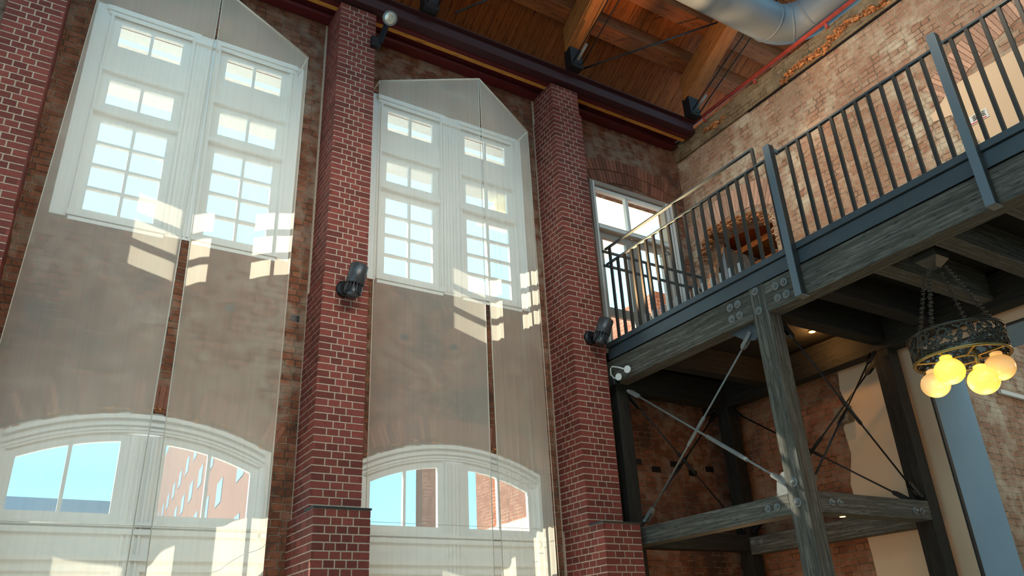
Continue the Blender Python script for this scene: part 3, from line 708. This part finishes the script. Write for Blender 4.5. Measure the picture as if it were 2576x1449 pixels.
for i, y in enumerate((6.14, 5.35, 4.54, 3.76, 2.97, 2.2)):
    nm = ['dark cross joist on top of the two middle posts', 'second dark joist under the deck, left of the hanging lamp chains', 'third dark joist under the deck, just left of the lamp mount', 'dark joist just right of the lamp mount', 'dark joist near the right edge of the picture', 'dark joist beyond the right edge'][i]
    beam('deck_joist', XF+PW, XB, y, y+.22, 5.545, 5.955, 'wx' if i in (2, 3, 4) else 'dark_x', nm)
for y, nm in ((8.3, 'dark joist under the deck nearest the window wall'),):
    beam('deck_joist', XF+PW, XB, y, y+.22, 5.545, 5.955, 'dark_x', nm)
m = MB().box(XF+.125, WX-.025, -6.5, 9.94, 5.96, 6.18)
solo(m, 'walkway_deck', 'dark_y', 'dark boarded deck of the raised walkway along the brick wall', 'walkway deck', (9.4, 2, 5.9))
# steel fascia
fa = thing('steel_fascia', 'blue-grey steel fascia along the walkway edge below the railing', 'fascia', (XF, 3, 5.96))
MB().box(XF-.02, XF, -6.5, 9.45, 5.965, 6.15).build('face_plate', 'steel', fa)
MB().box(XF-.05, XF+.12, -6.5, 9.45, 6.165, 6.25).build('kerb_angle', 'steel', fa, .003)

# ---------------------------------------------------------------- railing
ZR = 7.74
def fascia_post(y0, label):
    y0 *= 7.85/8; XP = XF-.15; fz = lambda z: 1.6+(z-1.6)*7.85/8
    o = thing('railing_post', label, 'railing post', (XP, y0, 5.5), 'broad steel railing posts')
    MB().box(XP-.015, XP, y0-.002, y0+.095, fz(5.57), fz(7.87)).build('front_flange', 'steel_light', o, .001)
    MB().box(XP, XF-.052, y0, y0+.014, fz(5.60), fz(7.87)).build('web', 'steel_dark', o, .001)
    MB().box(XP, XF-.052, y0+.079, y0+.093, 6.00, fz(7.87)).build('web', 'steel_dark', o, .001)
    MB().box(XP, XF-.002, y0, y0+.095, fz(5.57), fz(5.585)).build('foot_plate', 'galv', o)
    MB().prism([(XP, fz(7.87)), (XP+.14, fz(7.87)), (XF+.07, ZR+.0), (XF+.07, ZR-.05), (XP, ZR-.05)], 1, y0+.03, y0+.04).build('top_gusset', 'steel_light', o)
    for z in (5.63, 5.84):
        MB().tube([(XF-.08, y0+.093, z), (XF-.08, y0+.125, z)], .024, 6).build('bolt', 'galv', o)
    return o
fascia_post(5.606, 'broad blue-grey railing post above the bolted timber joint')
fascia_post(3.145, 'broad blue-grey railing post nearest the camera, by the beige wall')
fascia_post(0.68, 'broad blue-grey railing post beyond the right edge of the picture')
def railing(y0, y1, ys, label, tall=()):
    o = thing('walkway_railing', label, 'railing', (XF+.1, (y0+y1)/2, 6.25), 'railing panels along the walkway')
    MB().box(XF+.075, XF+.125, y0, y1, ZR-.02, ZR+.01).build('top_rail', 'steel', o, .002)
    for y in ys:
        zt = 8.02 if any(abs(y-t) < .03 for t in tall) else ZR-.02
        MB().box(XF+.08, XF+.12, y-.021, y+.021, 6.25, zt).build('baluster', 'steel_dark', o, .001)
    return o
s1 = [9.265-.1835*i for i in range(20)]
tl = (s1[0], s1[8]+.0, s1[19]-.0)
r1 = railing(5.71, 9.37, s1, 'first railing panel from the brick pillar to the first broad post, with raised handrail', tall=(s1[0], s1[9], s1[18]))
MB().box(XF+.075, XF+.125, s1[18]-.018, 9.38, 8.02, 8.05).build('raised_handrail', 'steel', r1, .002)
m = MB()
for i in range(3, 15):
    y = s1[i]-.05; MB().box(XF+.20, XF+.26, y-.045, y+.03, 6.25, 6.54).build('base_clip', 'paper', r1)
railing(3.25, 5.60, [5.40-.181*i for i in range(12)], 'middle railing panel between the two broad steel posts')
railing(0.79, 3.13, [3.045-.181*i for i in range(12)], 'right railing panel running out of the picture past the second broad post')
r4 = thing('door_railing', 'short twin-rail barrier across the walkway in front of the glazed door', 'railing', (9.3, 9.4, 6.25))
MB().box(8.05, 10.45, 9.38, 9.42, 7.70, 7.74).build('rail', 'steel', r4, .002)
MB().box(8.05, 10.45, 9.38, 9.42, 7.98, 8.02).build('rail', 'steel', r4, .002)
for x in (9.05, 10.42): MB().box(x, x+.04, 9.38, 9.42, 6.2, 8.0).build('upright', 'steel', r4)

# ---------------------------------------------------------------- tie rods
def tierod(a, b, label, mat='black', r=.013, tb=(0.42, 0.58)):
    a, b = Vector(a), Vector(b); d = (b-a); ln = d.length; d.normalize()
    o = thing('tie_rod', label, 'tie rod', tuple(b), 'crossed bracing rods of the walkway frame')
    MB().tube([a+d*.12, b-d*.12], r, 8).build('rod', mat, o)
    MB().tube([a+d*ln*tb[0], a+d*(ln*tb[0]+.03), a+d*(ln*tb[1]-.03), a+d*ln*tb[1]], r*2, 10, True, [r*1.2, r*2, r*2, r*1.2]).build('turnbuckle', mat, o)
    for (p, q) in ((a, d), (b, -d)):
        m = MB(); side = d.cross(Vector((0, 0, 1))).normalized()*.028
        m.bar(p+side+q*.0, p+side+q*.22, .014, .06); m.bar(p-side, p-side+q*.22, .014, .06); m.bar(p+q*.17, p+q*.25, .05, .05)
        m.build('clevis', mat, o, .002)
        sd = d.cross(Vector((0, 0, 1))).normalized()
        MB().tube([p-sd*.05, p+sd*.05], .022, 8).build('pin', mat, o)
    return o
tierod((8.12, 6.60, 5.42), (8.12, 9.16, 3.34), 'bracing rod from the top of the bolted post down to the pillar base', 'galv')
tierod((8.06, 9.12, 5.34), (8.06, 6.44, 3.37), 'pale bracing rod with long turnbuckle, ending at the bolted post foot', 'galv', .015, (.55, .80))
tierod((10.40, 9.54, 5.36), (8.34, 9.54, 3.34), 'dark bracing rod in the frame bay along the window wall, falling left')
tierod((8.30, 9.40, 5.36), (10.42, 9.40, 3.34), 'dark bracing rod in the frame bay along the window wall, falling right')
tierod((8.30, 6.22, 5.45), (10.42, 6.22, 3.30), 'dark bracing rod falling right to the post at the beige wall')
tierod((10.40, 6.34, 5.40), (8.32, 6.34, 3.30), 'dark bracing rod falling left to the bolted post, with grey clevis')
tierod((10.62, 6.45, 5.35), (10.62, 9.32, 3.30), 'dark rear bracing rod rising towards the beige wall')
tierod((10.55, 9.32, 5.36), (10.55, 6.45, 3.30), 'dark rear bracing rod falling towards the beige wall')
for (x, y, z, sx_, sy_, z1_, lab) in ((XF+.12, YN+.25, 5.54, 0, 1, 1, 'gusset plate'),):
    pass
gp = thing('gusset_plate', 'grey gusset plate under the front beam by the bolted post', 'gusset plate', (8.12, 6.5, 5.3))
MB().prism([(6.41, 5.54), (6.95, 5.54), (6.72, 5.36), (6.55, 5.30), (6.41, 5.36)], 0, 8.11, 8.13).build('plate', 'steel', gp, .001)
gp = thing('gusset_plate', 'grey round-cornered gusset plate on the lower rail by the bolted post', 'gusset plate', (8.12, 6.5, 3.25))
MB().prism([(6.41, 3.24), (6.41, 3.52), (6.50, 3.50), (6.58, 3.42), (6.62, 3.24)], 0, 8.05, 8.07).build('plate', 'galv', gp, .001)

# ---------------------------------------------------------------- wall spotlights
def canlight(c, top, base, label, r=.125):
    c, top, base = Vector(c), Vector(top), Vector(base); d = (top-c).normalized(); ln = (top-c).length
    o = thing('wall_spotlight', label, 'spotlight', tuple(base), 'cylindrical wall spotlights on the pillars')
    MB().lathe(base, (0, -1, 0), [(0, r*.95), (.03, r*.95), (.055, r*.7)], 24).build('wall_plate', 'black', o)
    MB().tube([base+Vector((0, -.04, 0)), base+Vector((0, -.12, 0)), c+d*.08], .035, 10).build('arm', 'black', o)
    MB().lathe(c+d*ln*.38, d, [(0, r*.92), (.01, r), (ln*.60, r), (ln*.62, r*.93)], 28).build('hood', 'grey_lamp', o)
    m = MB(); m.lathe(c, d, [(0, r*.5), (.02, r*.62), (ln*.38, r*.66)], 20)
    for i in range(16):
        q = 2*math.pi*i/16; a1 = d.cross(Vector((0, 1, .2))).normalized(); b1 = d.cross(a1)
        e = (a1*math.cos(q)+b1*math.sin(q)); t = d.cross(e)
        p0 = c+e*r*.75; m.bar(p0+d*.06, p0+d*ln*.37, .008, r*.42, tuple(e))
    m.build('cooling_fins', 'grey_lamp', o)
    MB().lathe(c+d*ln*.97, d, [(0, r*.9), (.004, r*.9)], 24).build('lens', 'lens', o)
    return o
pA = on(1, 9.10, 884, 748); pT = on(1, 9.10, 901, 672)
canlight(pA, (pT[0], 9.05, pT[2]), (on(1, 9.32, 866, 728)[0], 9.325, on(1, 9.32, 866, 728)[2]), 'dark cylindrical spotlight aimed upward on the middle brick pillar')
pA = on(1, 9.10, 1508, 866); pT = on(1, 9.10, 1520, 808)
canlight(pA, (pT[0], 9.05, pT[2]), (on(1, 9.32, 1484, 850)[0], 9.325, on(1, 9.32, 1484, 850)[2]), 'dark cylindrical spotlight aimed upward on the pillar by the walkway')
# flood lamp at the top of the middle pillar
c = Vector(on(1, 9.10, 981, 46)); o = thing('flood_lamp', 'round flood lamp on a black arm at the top of the middle pillar', 'flood lamp', tuple(c))
aim = (Vector((0, 0, 1.6))-c).normalized()
MB().lathe(c-aim*.16, aim, [(0, .04), (.03, .07), (.12, .115), (.17, .12)], 28).build('lamp_bowl', 'grey_lamp', o)
MB().lathe(c+aim*.004, aim, [(0, .118), (.012, .122), (.02, .114), (.0205, .104)], 28).build('rim', 'galv', o)
MB().lathe(c+aim*.02, aim, [(0, .104), (.012, .08), (.02, .03)], 28).build('lens', 'lens', o)
MB().lathe(c+aim*.03+Vector((-.02, 0, .03)), aim, [(0, .03), (.012, .02)], 12).build('bulb', 'bronze', o)
q = Vector(on(1, 9.30, 955, 108))
MB().bar(c-aim*.08+Vector((-.02, .05, -.06)), q, .05, .09).build('arm', 'black', o, .004)
MB().box(q.x-.14, q.x+.02, 9.28, 9.36, q.z-.1, q.z+.1).build('wall_plate', 'black', o, .004)
# small camera with two lamps near the beam end
o = thing('security_camera', 'small camera and pale twin lamp heads on a bent pipe at the walkway beam end', 'camera', on(0, 7.9, 1550, 935))
g = lambda x, y, dx=7.9: on(0, dx, x, y)
MB().tube([g(1537, 945), g(1536, 928), g(1540, 922), g(1555, 924), g(1570, 928)], .012, 8).build('bent_pipe', 'white_plastic', o)
for (x, y, rr) in ((1578, 929, .062), (1556, 948, .060)):
    MB().lathe(g(x, y), (-1, -.35, -.15), [(-.05, rr*.5), (0, rr), (.008, rr*.9)], 20).build('lamp_head', 'white_plastic', o)
MB().box(7.86, 7.98, g(1545, 962)[1]-.05, g(1545, 962)[1]+.05, g(1545, 962)[2]-.05, g(1545, 962)[2]+.03).build('camera_body', 'black', o, .01)
MB().tube([g(1537, 942), g(1545, 952), g(1552, 950)], .010, 8).build('hinge', 'white_plastic', o)

# ---------------------------------------------------------------- lamps below the deck
def downlight(p, ax, r, label):
    o = thing('recessed_downlight', label, 'downlight', p)
    MB().lathe(p, ax, [(0, r*1.2), (.012, r*1.15)], 20).build('ring', 'brass', o)
    MB().lathe(Vector(p)+Vector(ax)*.012, ax, [(0, r), (.006, r*.9)], 20).build('lit_lens', 'hotlamp', o); return o
pdl = on(2, 5.92, 2044, 838); downlight((pdl[0], pdl[1], 5.955), (0, 0, -1), .05, 'glowing amber downlight in the dark deck left of the beige wall')
p = on(2, 2.985, 2088, 1303); downlight((p[0], 6.27, 2.985), (0, 0, -1), .035, 'small glowing lamp under the grey cross rail')
m = MB().box(-.09, .09, -.02, .02, -.012, .012)
pz = on(2, 5.90, 1873, 924)
m = MB().box(pz[0]-.12, pz[0]+.12, pz[1]-.10, pz[1]+.06, 5.92, 5.95)
solo(m, 'cover_plate', 'white_plastic', 'small pale plate fixed under the dark deck left of the bolted post', 'cover plate', pz)

# ---------------------------------------------------------------- chandelier
CX, CY = 8.50, 4.18
dtop = 1.6+(on(0, CX, 2405, 843)[2]-1.6); dbot = on(0, CX, 2418, 905)[2]; RD = .475
ch = thing('chandelier', 'drum chandelier of pierced dark metal with four amber glass globes', 'chandelier', (CX, CY, dbot-.3))
MB().box(CX-.13, CX+.13, CY-.13, CY+.13, 5.50, 5.955).quadbox([(CX-.05, CY-.05, 5.40), (CX+.05, CY-.05, 5.40), (CX+.05, CY+.05, 5.40), (CX-.05, CY+.05, 5.40), (CX-.13, CY-.13, 5.50), (CX+.13, CY-.13, 5.50), (CX+.13, CY+.13, 5.50), (CX-.13, CY+.13, 5.50)]).build('ceiling_canopy', 'bronze', ch)
chains = [(CX+.13, CY), (CX-.13, CY), (CX, CY+.13), (CX, CY-.13)]
for (x, y) in chains:
    m = MB(); z = 5.38; ex, ey = CX+(x-CX)*3.4, CY+(y-CY)*3.4; zt = z
    n = 17
    for i in range(n):
        t = i/(n-1); px, py, pz_ = x+(ex-x)*t, y+(ey-y)*t, z+(dtop-z)*t
        m.lathe((px, py, pz_), (0, 0, -1), [(0, .005), (.012, .026), (.02, .008), ((z-dtop)/n+.004, .008)], 8)
        if i % 2 == 0: m.bar((px-.035, py, pz_-.03), (px+.035, py, pz_-.03), .01, .008)
        else: m.bar((px, py-.035, pz_-.03), (px, py+.035, pz_-.03), .01, .008)
    m.build('chain', 'bronze', ch)
# pierced drum: rings plus a net of flowers and twigs
for z, rr, mt in ((dtop, .018, 'bronze'), (dbot, .017, 'brass')):
    m = MB(); m.tube([(CX+RD*math.cos(2*math.pi*k/48), CY+RD*math.sin(2*math.pi*k/48), z) for k in range(49)], rr, 8, False)
    m.build('drum_rim', mt, ch)
m = MB(); rnd = random.Random(9)
def dp(a, z, r=RD): return (CX+r*math.cos(a), CY+r*math.sin(a), z)
H = dtop-dbot; nfl = 14
for k in range(nfl):
    for row in range(2):
        a0 = 2*math.pi*(k+.5*row)/nfl; zc = dbot+H*(.28+.44*row); rr = H*.16
        ring = [dp(a0+rr*math.cos(q)/RD, zc+rr*math.sin(q)) for q in [2*math.pi*j/12 for j in range(13)]]
        m.tube(ring, .011, 4, False)
        for j in range(8):
            q = 2*math.pi*(j+rnd.random()*.5)/8; r2 = rr*rnd.uniform(1.6, 2.3)
            m.tube([dp(a0+rr*math.cos(q)/RD, zc+rr*math.sin(q)), dp(a0+r2*math.cos(q+.15)/RD, max(dbot+.01, min(dtop-.01, zc+r2*math.sin(q+.15))))], .010, 4, False)
for k in range(230):
    a0 = rnd.uniform(0, 6.283); z0 = dbot+.02+(H-.04)*rnd.random()**1.8; q = rnd.uniform(0, 3.14); l = rnd.uniform(.05, .12)
    m.tube([dp(a0, z0), dp(a0+l*.5*math.cos(q)/RD, max(dbot, min(dtop, z0+l*.5*math.sin(q)+.01))), dp(a0+l*math.cos(q)/RD, max(dbot, min(dtop, z0+l*math.sin(q))))], .010, 4, False)
m.build('pierced_drum', 'bronze', ch)
m = MB()
m.tube([(CX+.17*math.cos(2*math.pi*k/32), CY+.17*math.sin(2*math.pi*k/32), dbot-.01) for k in range(33)], .013, 8, False)
for k in range(8):
    q = 2*math.pi*k/8; m.tube([(CX+.17*math.cos(q), CY+.17*math.sin(q), dbot-.01), (CX+RD*math.cos(q), CY+RD*math.sin(q), dbot)], .010, 6, False)
m.build('bottom_ring', 'brass', ch)
def disc_xyz(px, py, z): return on(2, z, px, py)
zg = dbot-.13
for i, (x, y, hot) in enumerate(((2389, 934, 1), (2354, 968, 0), (2475, 958, 1), (2516, 924, 0))):
    # each globe hangs from the ring; solve its height by keeping it on the ring's radius
    best = None
    for k in range(60):
        z = dbot-.05-.006*k*1.2; p = on(2, z, x, y); d = math.hypot(p[0]-CX, p[1]-CY); e = abs(d-.33)
        if best is None or e < best[0]: best = (e, p)
    p = Vector(best[1]); rg = .152
    prof = [(rg*(1-math.cos(math.pi*t/16))*.93, rg*math.sin(math.pi*t/16)) for t in range(17)]
    gl = MB().lathe(p+Vector((0, 0, rg*.93)), (0, 0, -1), prof, 28).build('glass_globe', 'globe_hot' if hot else 'globe', ch)
    MB().lathe(p+Vector((0, 0, rg*.93+.03)), (0, 0, -1), [(0, .05), (.01, .062), (.045, .062), (.05, .05)], 20).build('fitter', 'globe' if not hot else 'globe_hot', gl)
    MB().tube([p+Vector((0, 0, rg)), (p.x, p.y, dbot)], .02, 8).build('stem', 'brass', ch)
    lamp_point('globe_light', tuple(p-Vector((0, 0, .26))), 3.0 if hot else 1.5, (1.0, .55, .2), .08)

# ---------------------------------------------------------------- sign on the plaster
sg = thing('wall_sign', 'small white sign with black characters and a red line on the upper beige wall', 'sign', on(0, WX-.03, 2460, 295))
y0_, y1_, z0_, z1_ = 3.98, 4.36, 8.31, 8.46
MB().box(WX-.035, WX-.022, y0_, y1_, z0_, z1_).build('plate', 'white_plastic', sg)
MB().box(WX-.037, WX-.034, y0_+.03, y1_, z0_+.012, z0_+.028).build('red_line', 'red_ink', sg)
m = MB()
def st(a, b, c, d_): m.box(WX-.038, WX-.034, y0_+a, y0_+b, z0_+c, z0_+d_)
for o1 in (.03, .15, .27):                   # dense square characters
    st(o1, o1+.07, .118, .128); st(o1+.03, o1+.04, .118, .136); st(o1+.005, o1+.065, .098, .106); st(o1+.010, o1+.060, .080, .088); st(o1, o1+.07, .050, .060)
    st(o1+.03, o1+.04, .05, .10); st(o1+.052, o1+.060, .06, .10); st(o1+.010, o1+.018, .06, .09)
m.build('characters', 'ink', sg)

# ---------------------------------------------------------------- cabinet by the doorway on the walkway
cb_ = thing('steel_cabinet', 'dark cabinet with pale blue steel side standing in the broken doorway on the walkway', 'cabinet', (11.7, 9.6, 6.2))
MB().prism([(9.05, 6.2), (9.05, 8.45), (9.12, 8.62), (9.62, 8.98), (9.62, 6.2)], 0, 11.50, 11.9).build('body', 'cabinet', cb_, .004)
MB().box(11.48, 11.9, 9.63, 9.78, 6.2, 9.05).build('side_panel', 'cabinet_b', cb_, .004)

# ---------------------------------------------------------------- red pipe, duct
pp = thing('red_pipe', 'long red pipe running along the top of the right brick wall', 'pipe', (10.86, 3, 11.68))
MB().tube([(10.86, 9.75, 11.70), (10.86, -6, 11.70)], .042, 14).build('pipe_run', 'pipe', pp)
for y in (8.98, 7.6, 5.9, 4.5):
    MB().bar((10.86, y, 11.66), (10.885, y, 11.56), .05, .05).build('bracket', 'pipe', pp)
dc = thing('air_duct', 'large round grey ventilation duct with an elbow under the timber roof', 'duct', (11, 6, 11.5))
dp_ = 15.0; dirc = ray(1985, 83); dirc = dirc/dirc.dot(fw); C0 = Vector((0, 0, 1.6))+dirc*dp_; RDU = .37
pts = [C0+Vector((-9, 0, 0)), C0+Vector((-.6, 0, 0))]
for k in range(1, 8):
    q = math.pi/2*k/8; pts.append(C0+Vector((-.6+.6*math.sin(q), -.6*(1-math.cos(q)), 0)))
pts += [C0+Vector((0, -.6, 0)), C0+Vector((0, -6, 0))]
MB().tube(pts, RDU, 32, True).build('duct_body', 'duct', dc)
for p, ax in ((pts[1], (1, 0, 0)), (pts[-2], (0, 1, 0)), (pts[5], (1, -1, 0))):
    MB().lathe(Vector(p)-Vector(ax).normalized()*.02, ax, [(0, RDU), (.005, RDU+.012), (.035, RDU+.012), (.04, RDU)], 32).build('seam_band', 'duct', dc)

# ---------------------------------------------------------------- roof
SL = 0.60
def rz(k, y): return k-SL*y
KB, KP, KR0, KR1 = 18.46, 18.14, 17.55, 18.14
m = MB(); nb_ = 96
yl, yh = 10.6, -4.0
for i in range(int((17+7)/.18)):            # roof boards run up the slope
    x = -7+.18*i; d = random.uniform(0, .006)
    m.quadbox([(x+.004, yl, rz(KB+d, yl)), (x+.176, yl, rz(KB+d, yl)), (x+.176, yh, rz(KB+d, yh)), (x+.004, yh, rz(KB+d, yh)), (x+.004, yl, rz(KB+.06, yl)), (x+.176, yl, rz(KB+.06, yl)), (x+.176, yh, rz(KB+.06, yh)), (x+.004, yh, rz(KB+.06, yh))], random.random())
m.quadbox([(-7, yl, rz(KB+.03, yl)), (17, yl, rz(KB+.03, yl)), (17, yh, rz(KB+.03, yh)), (-7, yh, rz(KB+.03, yh)), (-7, yl, rz(KB+.2, yl)), (17, yl, rz(KB+.2, yl)), (17, yh, rz(KB+.2, yh)), (-7, yh, rz(KB+.2, yh))])
struct(m.build('ceiling', 'roofb'))
labs = ['lowest roof purlin nearest the window wall', 'second roof purlin up from the window wall', 'third roof purlin up from the window wall', 'fourth roof purlin up from the window wall', 'fifth roof purlin up from the window wall', 'sixth roof purlin, above the duct', 'seventh roof purlin, beyond the duct', 'eighth roof purlin, high above the walkway']
for i, y in enumerate((9.05, 8.3, 7.55, 6.8, 6.05, 5.3, 4.5, 3.7)):
    a = math.atan(SL); m = MB()
    m.quadbox([(-7, y, rz(KP, y)), (17, y, rz(KP, y)), (17, y-.24, rz(KP, y-.24)), (-7, y-.24, rz(KP, y-.24)), (-7, y, rz(KB, y)), (17, y, rz(KB, y)), (17, y-.24, rz(KB, y-.24)), (-7, y-.24, rz(KB, y-.24))])
    solo(m, 'roof_purlin', 'purlin', 'orange-brown '+labs[i], 'purlin', (5, y, rz(KP, y)), 'roof purlins')
for x, lab in ((1.15, 'large sloping rafter above the left curtain bay'), (4.36, 'large sloping timber rafter rising from beside the flood lamp'), (7.43, 'large sloping timber rafter rising above the pillar by the walkway'), (10.50, 'large sloping timber rafter in the corner beside the round duct'), (13.6, 'large sloping rafter beyond the right brick wall')):
    m = MB(); y0, y1 = 9.14, -3.0
    m.quadbox([(x, y0, rz(KR0, y0)), (x+.32, y0, rz(KR0, y0)), (x+.32, y1, rz(KR0, y1)), (x, y1, rz(KR0, y1)), (x, y0, rz(KR1, y0)), (x+.32, y0, rz(KR1, y0)), (x+.32, y1, rz(KR1, y1)), (x, y1, rz(KR1, y1))])
    r = thing('timber_rafter', lab, 'rafter', (x+.16, 8, rz(KR0, 8)), 'large sloping rafters')
    m.build('timber', 'rafter', r, .01)
    MB().box(x+.02, x+.30, 9.00, 9.20, 11.662, 12.12).build('steel_shoe', 'black', r, .006)
    for dx in (.06, .26):
        MB().tube([(x+dx, 8.98, 11.75), (x+dx, -2.0, rz(KR0, -2.0)-1.9)], .014, 8).build('truss_rod', 'black', r)
    MB().tube([(x+.1, 8.9, 11.73), (x+.1, 8.6, 11.88)], .026, 8).build('rod_clamp', 'galv', r)
# diagonal wind braces
for (a, b, lab) in ((on(2, 11.95, 1440, 182), on(0, 10.45, 1805, 56), 'thin dark diagonal roof brace crossing between two rafters'), (on(2, 11.85, 1145, 33), on(2, 12.6, 1275, -22), 'thin dark diagonal roof brace at the top edge beside the flood lamp')):
    solo(MB().tube([a, b], .018, 8), 'wind_brace', 'black', lab, 'brace', a)
# girder stack above the window wall
gd = thing('steel_girder', 'maroon steel girder with an orange batten running above the curtains', 'girder', (4, 9.5, 11.4))
MB().box(-7, WX-.17, 9.80, 9.99, 11.40, 11.72).build('wall_channel', 'maroon', gd, .004)
MB().tube([(-7, 9.80, 11.43), (WX-.17, 9.80, 11.43)], .03, 8).build('channel_lip', 'maroon', gd)
MB().box(-7, WX-.17, 9.60, 9.80, 11.52, 11.72).build('lower_web', 'maroon', gd)
MB().box(-7, WX-.17, 9.515, 9.60, 11.40, 11.46).build('orange_batten', 'orange', gd)
MB().box(-7, WX-.17, 9.42, 9.515, 11.40, 11.42).build('bottom_flange', 'maroon', gd)
MB().box(-7, WX-.17, 9.24, 9.42, 11.42, 11.44).build('flange_soffit', 'maroon_shade', gd)
MB().box(-7, WX-.17, 9.24, 9.28, 11.44, 11.64).build('face_plate', 'maroon_shade', gd)
MB().box(-7, WX-.17, 9.16, 9.28, 11.64, 11.66).build('top_flange', 'maroon_shade', gd)
for i in range(17):
    x = -6+i*1.02; MB().box(x, x+.012, 9.60, 9.80, 11.46, 11.70).build('stiffener', 'maroon', gd)

# ---------------------------------------------------------------- outside
bA = thing('brick_apartment_block', 'pinkish brick block with rows of windows seen through the left arched window', 'building', (6, 40, FLOOR))
fx = lambda y: 2.7+.0867*y
MB().prism([(fx(21), 21), (fx(62), 62), (9.2, 62), (7.2, 21)], 2, FLOOR, 12.3).build('walls', 'out_pink', bA)
MB().prism([(fx(17), 17), (fx(21), 21), (6.6, 21), (5.8, 17)], 2, FLOOR, 9.9).build('lower_wing', 'out_pink', bA)
for j in range(5):
    for i in range(14):
        y = 17.7+i*2.5+(.8 if i > 0 else 0); z = 2.6+j*1.45
        MB().prism([(fx(y)-.012, y), (fx(y+1.0)-.012, y+1.0), (fx(y+1.0)+.1, y+1.0), (fx(y)+.1, y)], 2, z, z+.62).build('window', 'out_blue', bA)
bB = thing('brick_wing', 'red brick wing with a pale stone band seen through the second arched window', 'building', (12, 14, FLOOR))
MB().box(11.9, 16, 12.2, 20.9, FLOOR, 9.2).build('walls', 'out_brick', bB)
MB().box(11.8, 11.92, 12.2, 20.5, 4.6, 4.95).build('stone_band', 'out_white', bB)
m = MB().box(9.62, 10.6, 19.9, 20.3, FLOOR, 9)
solo(m, 'brick_chimney', 'out_brick', 'narrow red brick stack between the sashes of the second arched window', 'chimney', (9.7, 19.2, FLOOR))
m = MB().box(-20, 5.0, 44, 50, FLOOR, 9.5)
solo(m, 'low_building', 'out_blue', 'low slate-blue building along the bottom of the arched windows', 'building', (-5, 44, FLOOR))
m = MB().box(5.8, 19, 44, 50, FLOOR, 9.0)
struct(MB().box(-60, 60, 10.6, 90, FLOOR-.5, FLOOR-.1).build('ground', plain('outside_paving', (0.62, 0.62, 0.60), 0.9)))
ev = thing('outer_eaves', 'pale outer eaves glimpsed through the small top panes of the curtained windows', 'eaves', (3.2, 11, 10.5))
MB().box(-3.5, 8.2, 10.46, 10.88, 10.52, 10.66).build('cornice', 'blind', ev)
MB().box(-3.5, 8.2, 11.12, 12.36, 10.50, 10.62).build('soffit', 'blind', ev)
for x in (-3.4, 3.3, 8.1): MB().box(x-.03, x+.03, 10.46, 12.3, 10.66, 10.8).build('eaves_bracket', 'blind', ev)
m = MB().box(7.6, 11.2, 10.46, 13.0, 10.25, 10.4)
solo(m, 'door_canopy', canvas_mat(), 'pale canopy outside above the walkway door', 'canopy', (9.5, 11, 10.25))

# ---------------------------------------------------------------- lamps of the hall, plus added fill lights
WARM = (1.0, 0.62, 0.30)
lamp_spot('pillar_uplight', (3.62, 8.9, 7.0), (5.2, 4.6, 14.6), 1700, WARM, 62, 1.0)
lamp_spot('pillar_uplight', (7.78, 8.9, 6.3), (8.8, 4.6, 14.6), 1500, WARM, 62, 1.0)
lamp_spot('wall_washer', (5.5, 6.0, 9.6), (10.95, 6.3, 9.4), 330, (1.0, .80, .58), 95, 1.0)
lamp_spot('wall_washer', (5.5, 2.5, 9.6), (10.95, 3.2, 8.4), 230, (1.0, .80, .58), 95, 1.0)
lamp_spot('wall_washer', (9.9, 6.6, 11.3), (10.95, 6.7, 9.0), 60, (1.0, .84, .62), 45, 1.0)
lamp_spot('curtain_fill', (1.6, 1.0, 9.5), (1.2, 9.2, 6.6), 480, (1.0, .87, .70), 62, 1.0, .3)  # added spot without a fixture, brightens the left curtain pair
lamp_spot('curtain_fill', (4.6, 1.5, 9.5), (5.2, 9.2, 6.6), 430, (1.0, .87, .70), 58, 1.0, .3)  # same added fill for the second curtain pair
lamp_point('hall_fill_light', (1.5, -3.0, 10.0), 45, (1.0, .78, .55), .3)  # added fill light behind the camera, no chandelier is built here
lamp_point('hall_fill_light', (6.0, -3.5, 10.0), 45, (1.0, .78, .55), .3)  # second added fill light, also without a fixture
lamp_point('low_bay_light', (9.3, 8.3, 2.2), 9, (1.0, .62, .30), .15)
lamp_point('deck_downlight', (pdl[0], pdl[1]+.0, 5.78), 8, (1.0, .5, .15), .05)
lamp_spot('opening_light', (12.0, 8.6, 10.4), (12.2, 8.6, 7.0), 260, (1.0, .55, .2), 120)
lamp_point('rear_room_light', (13.5, 2.5, 5.0), 60, (1.0, .72, .45), .3)
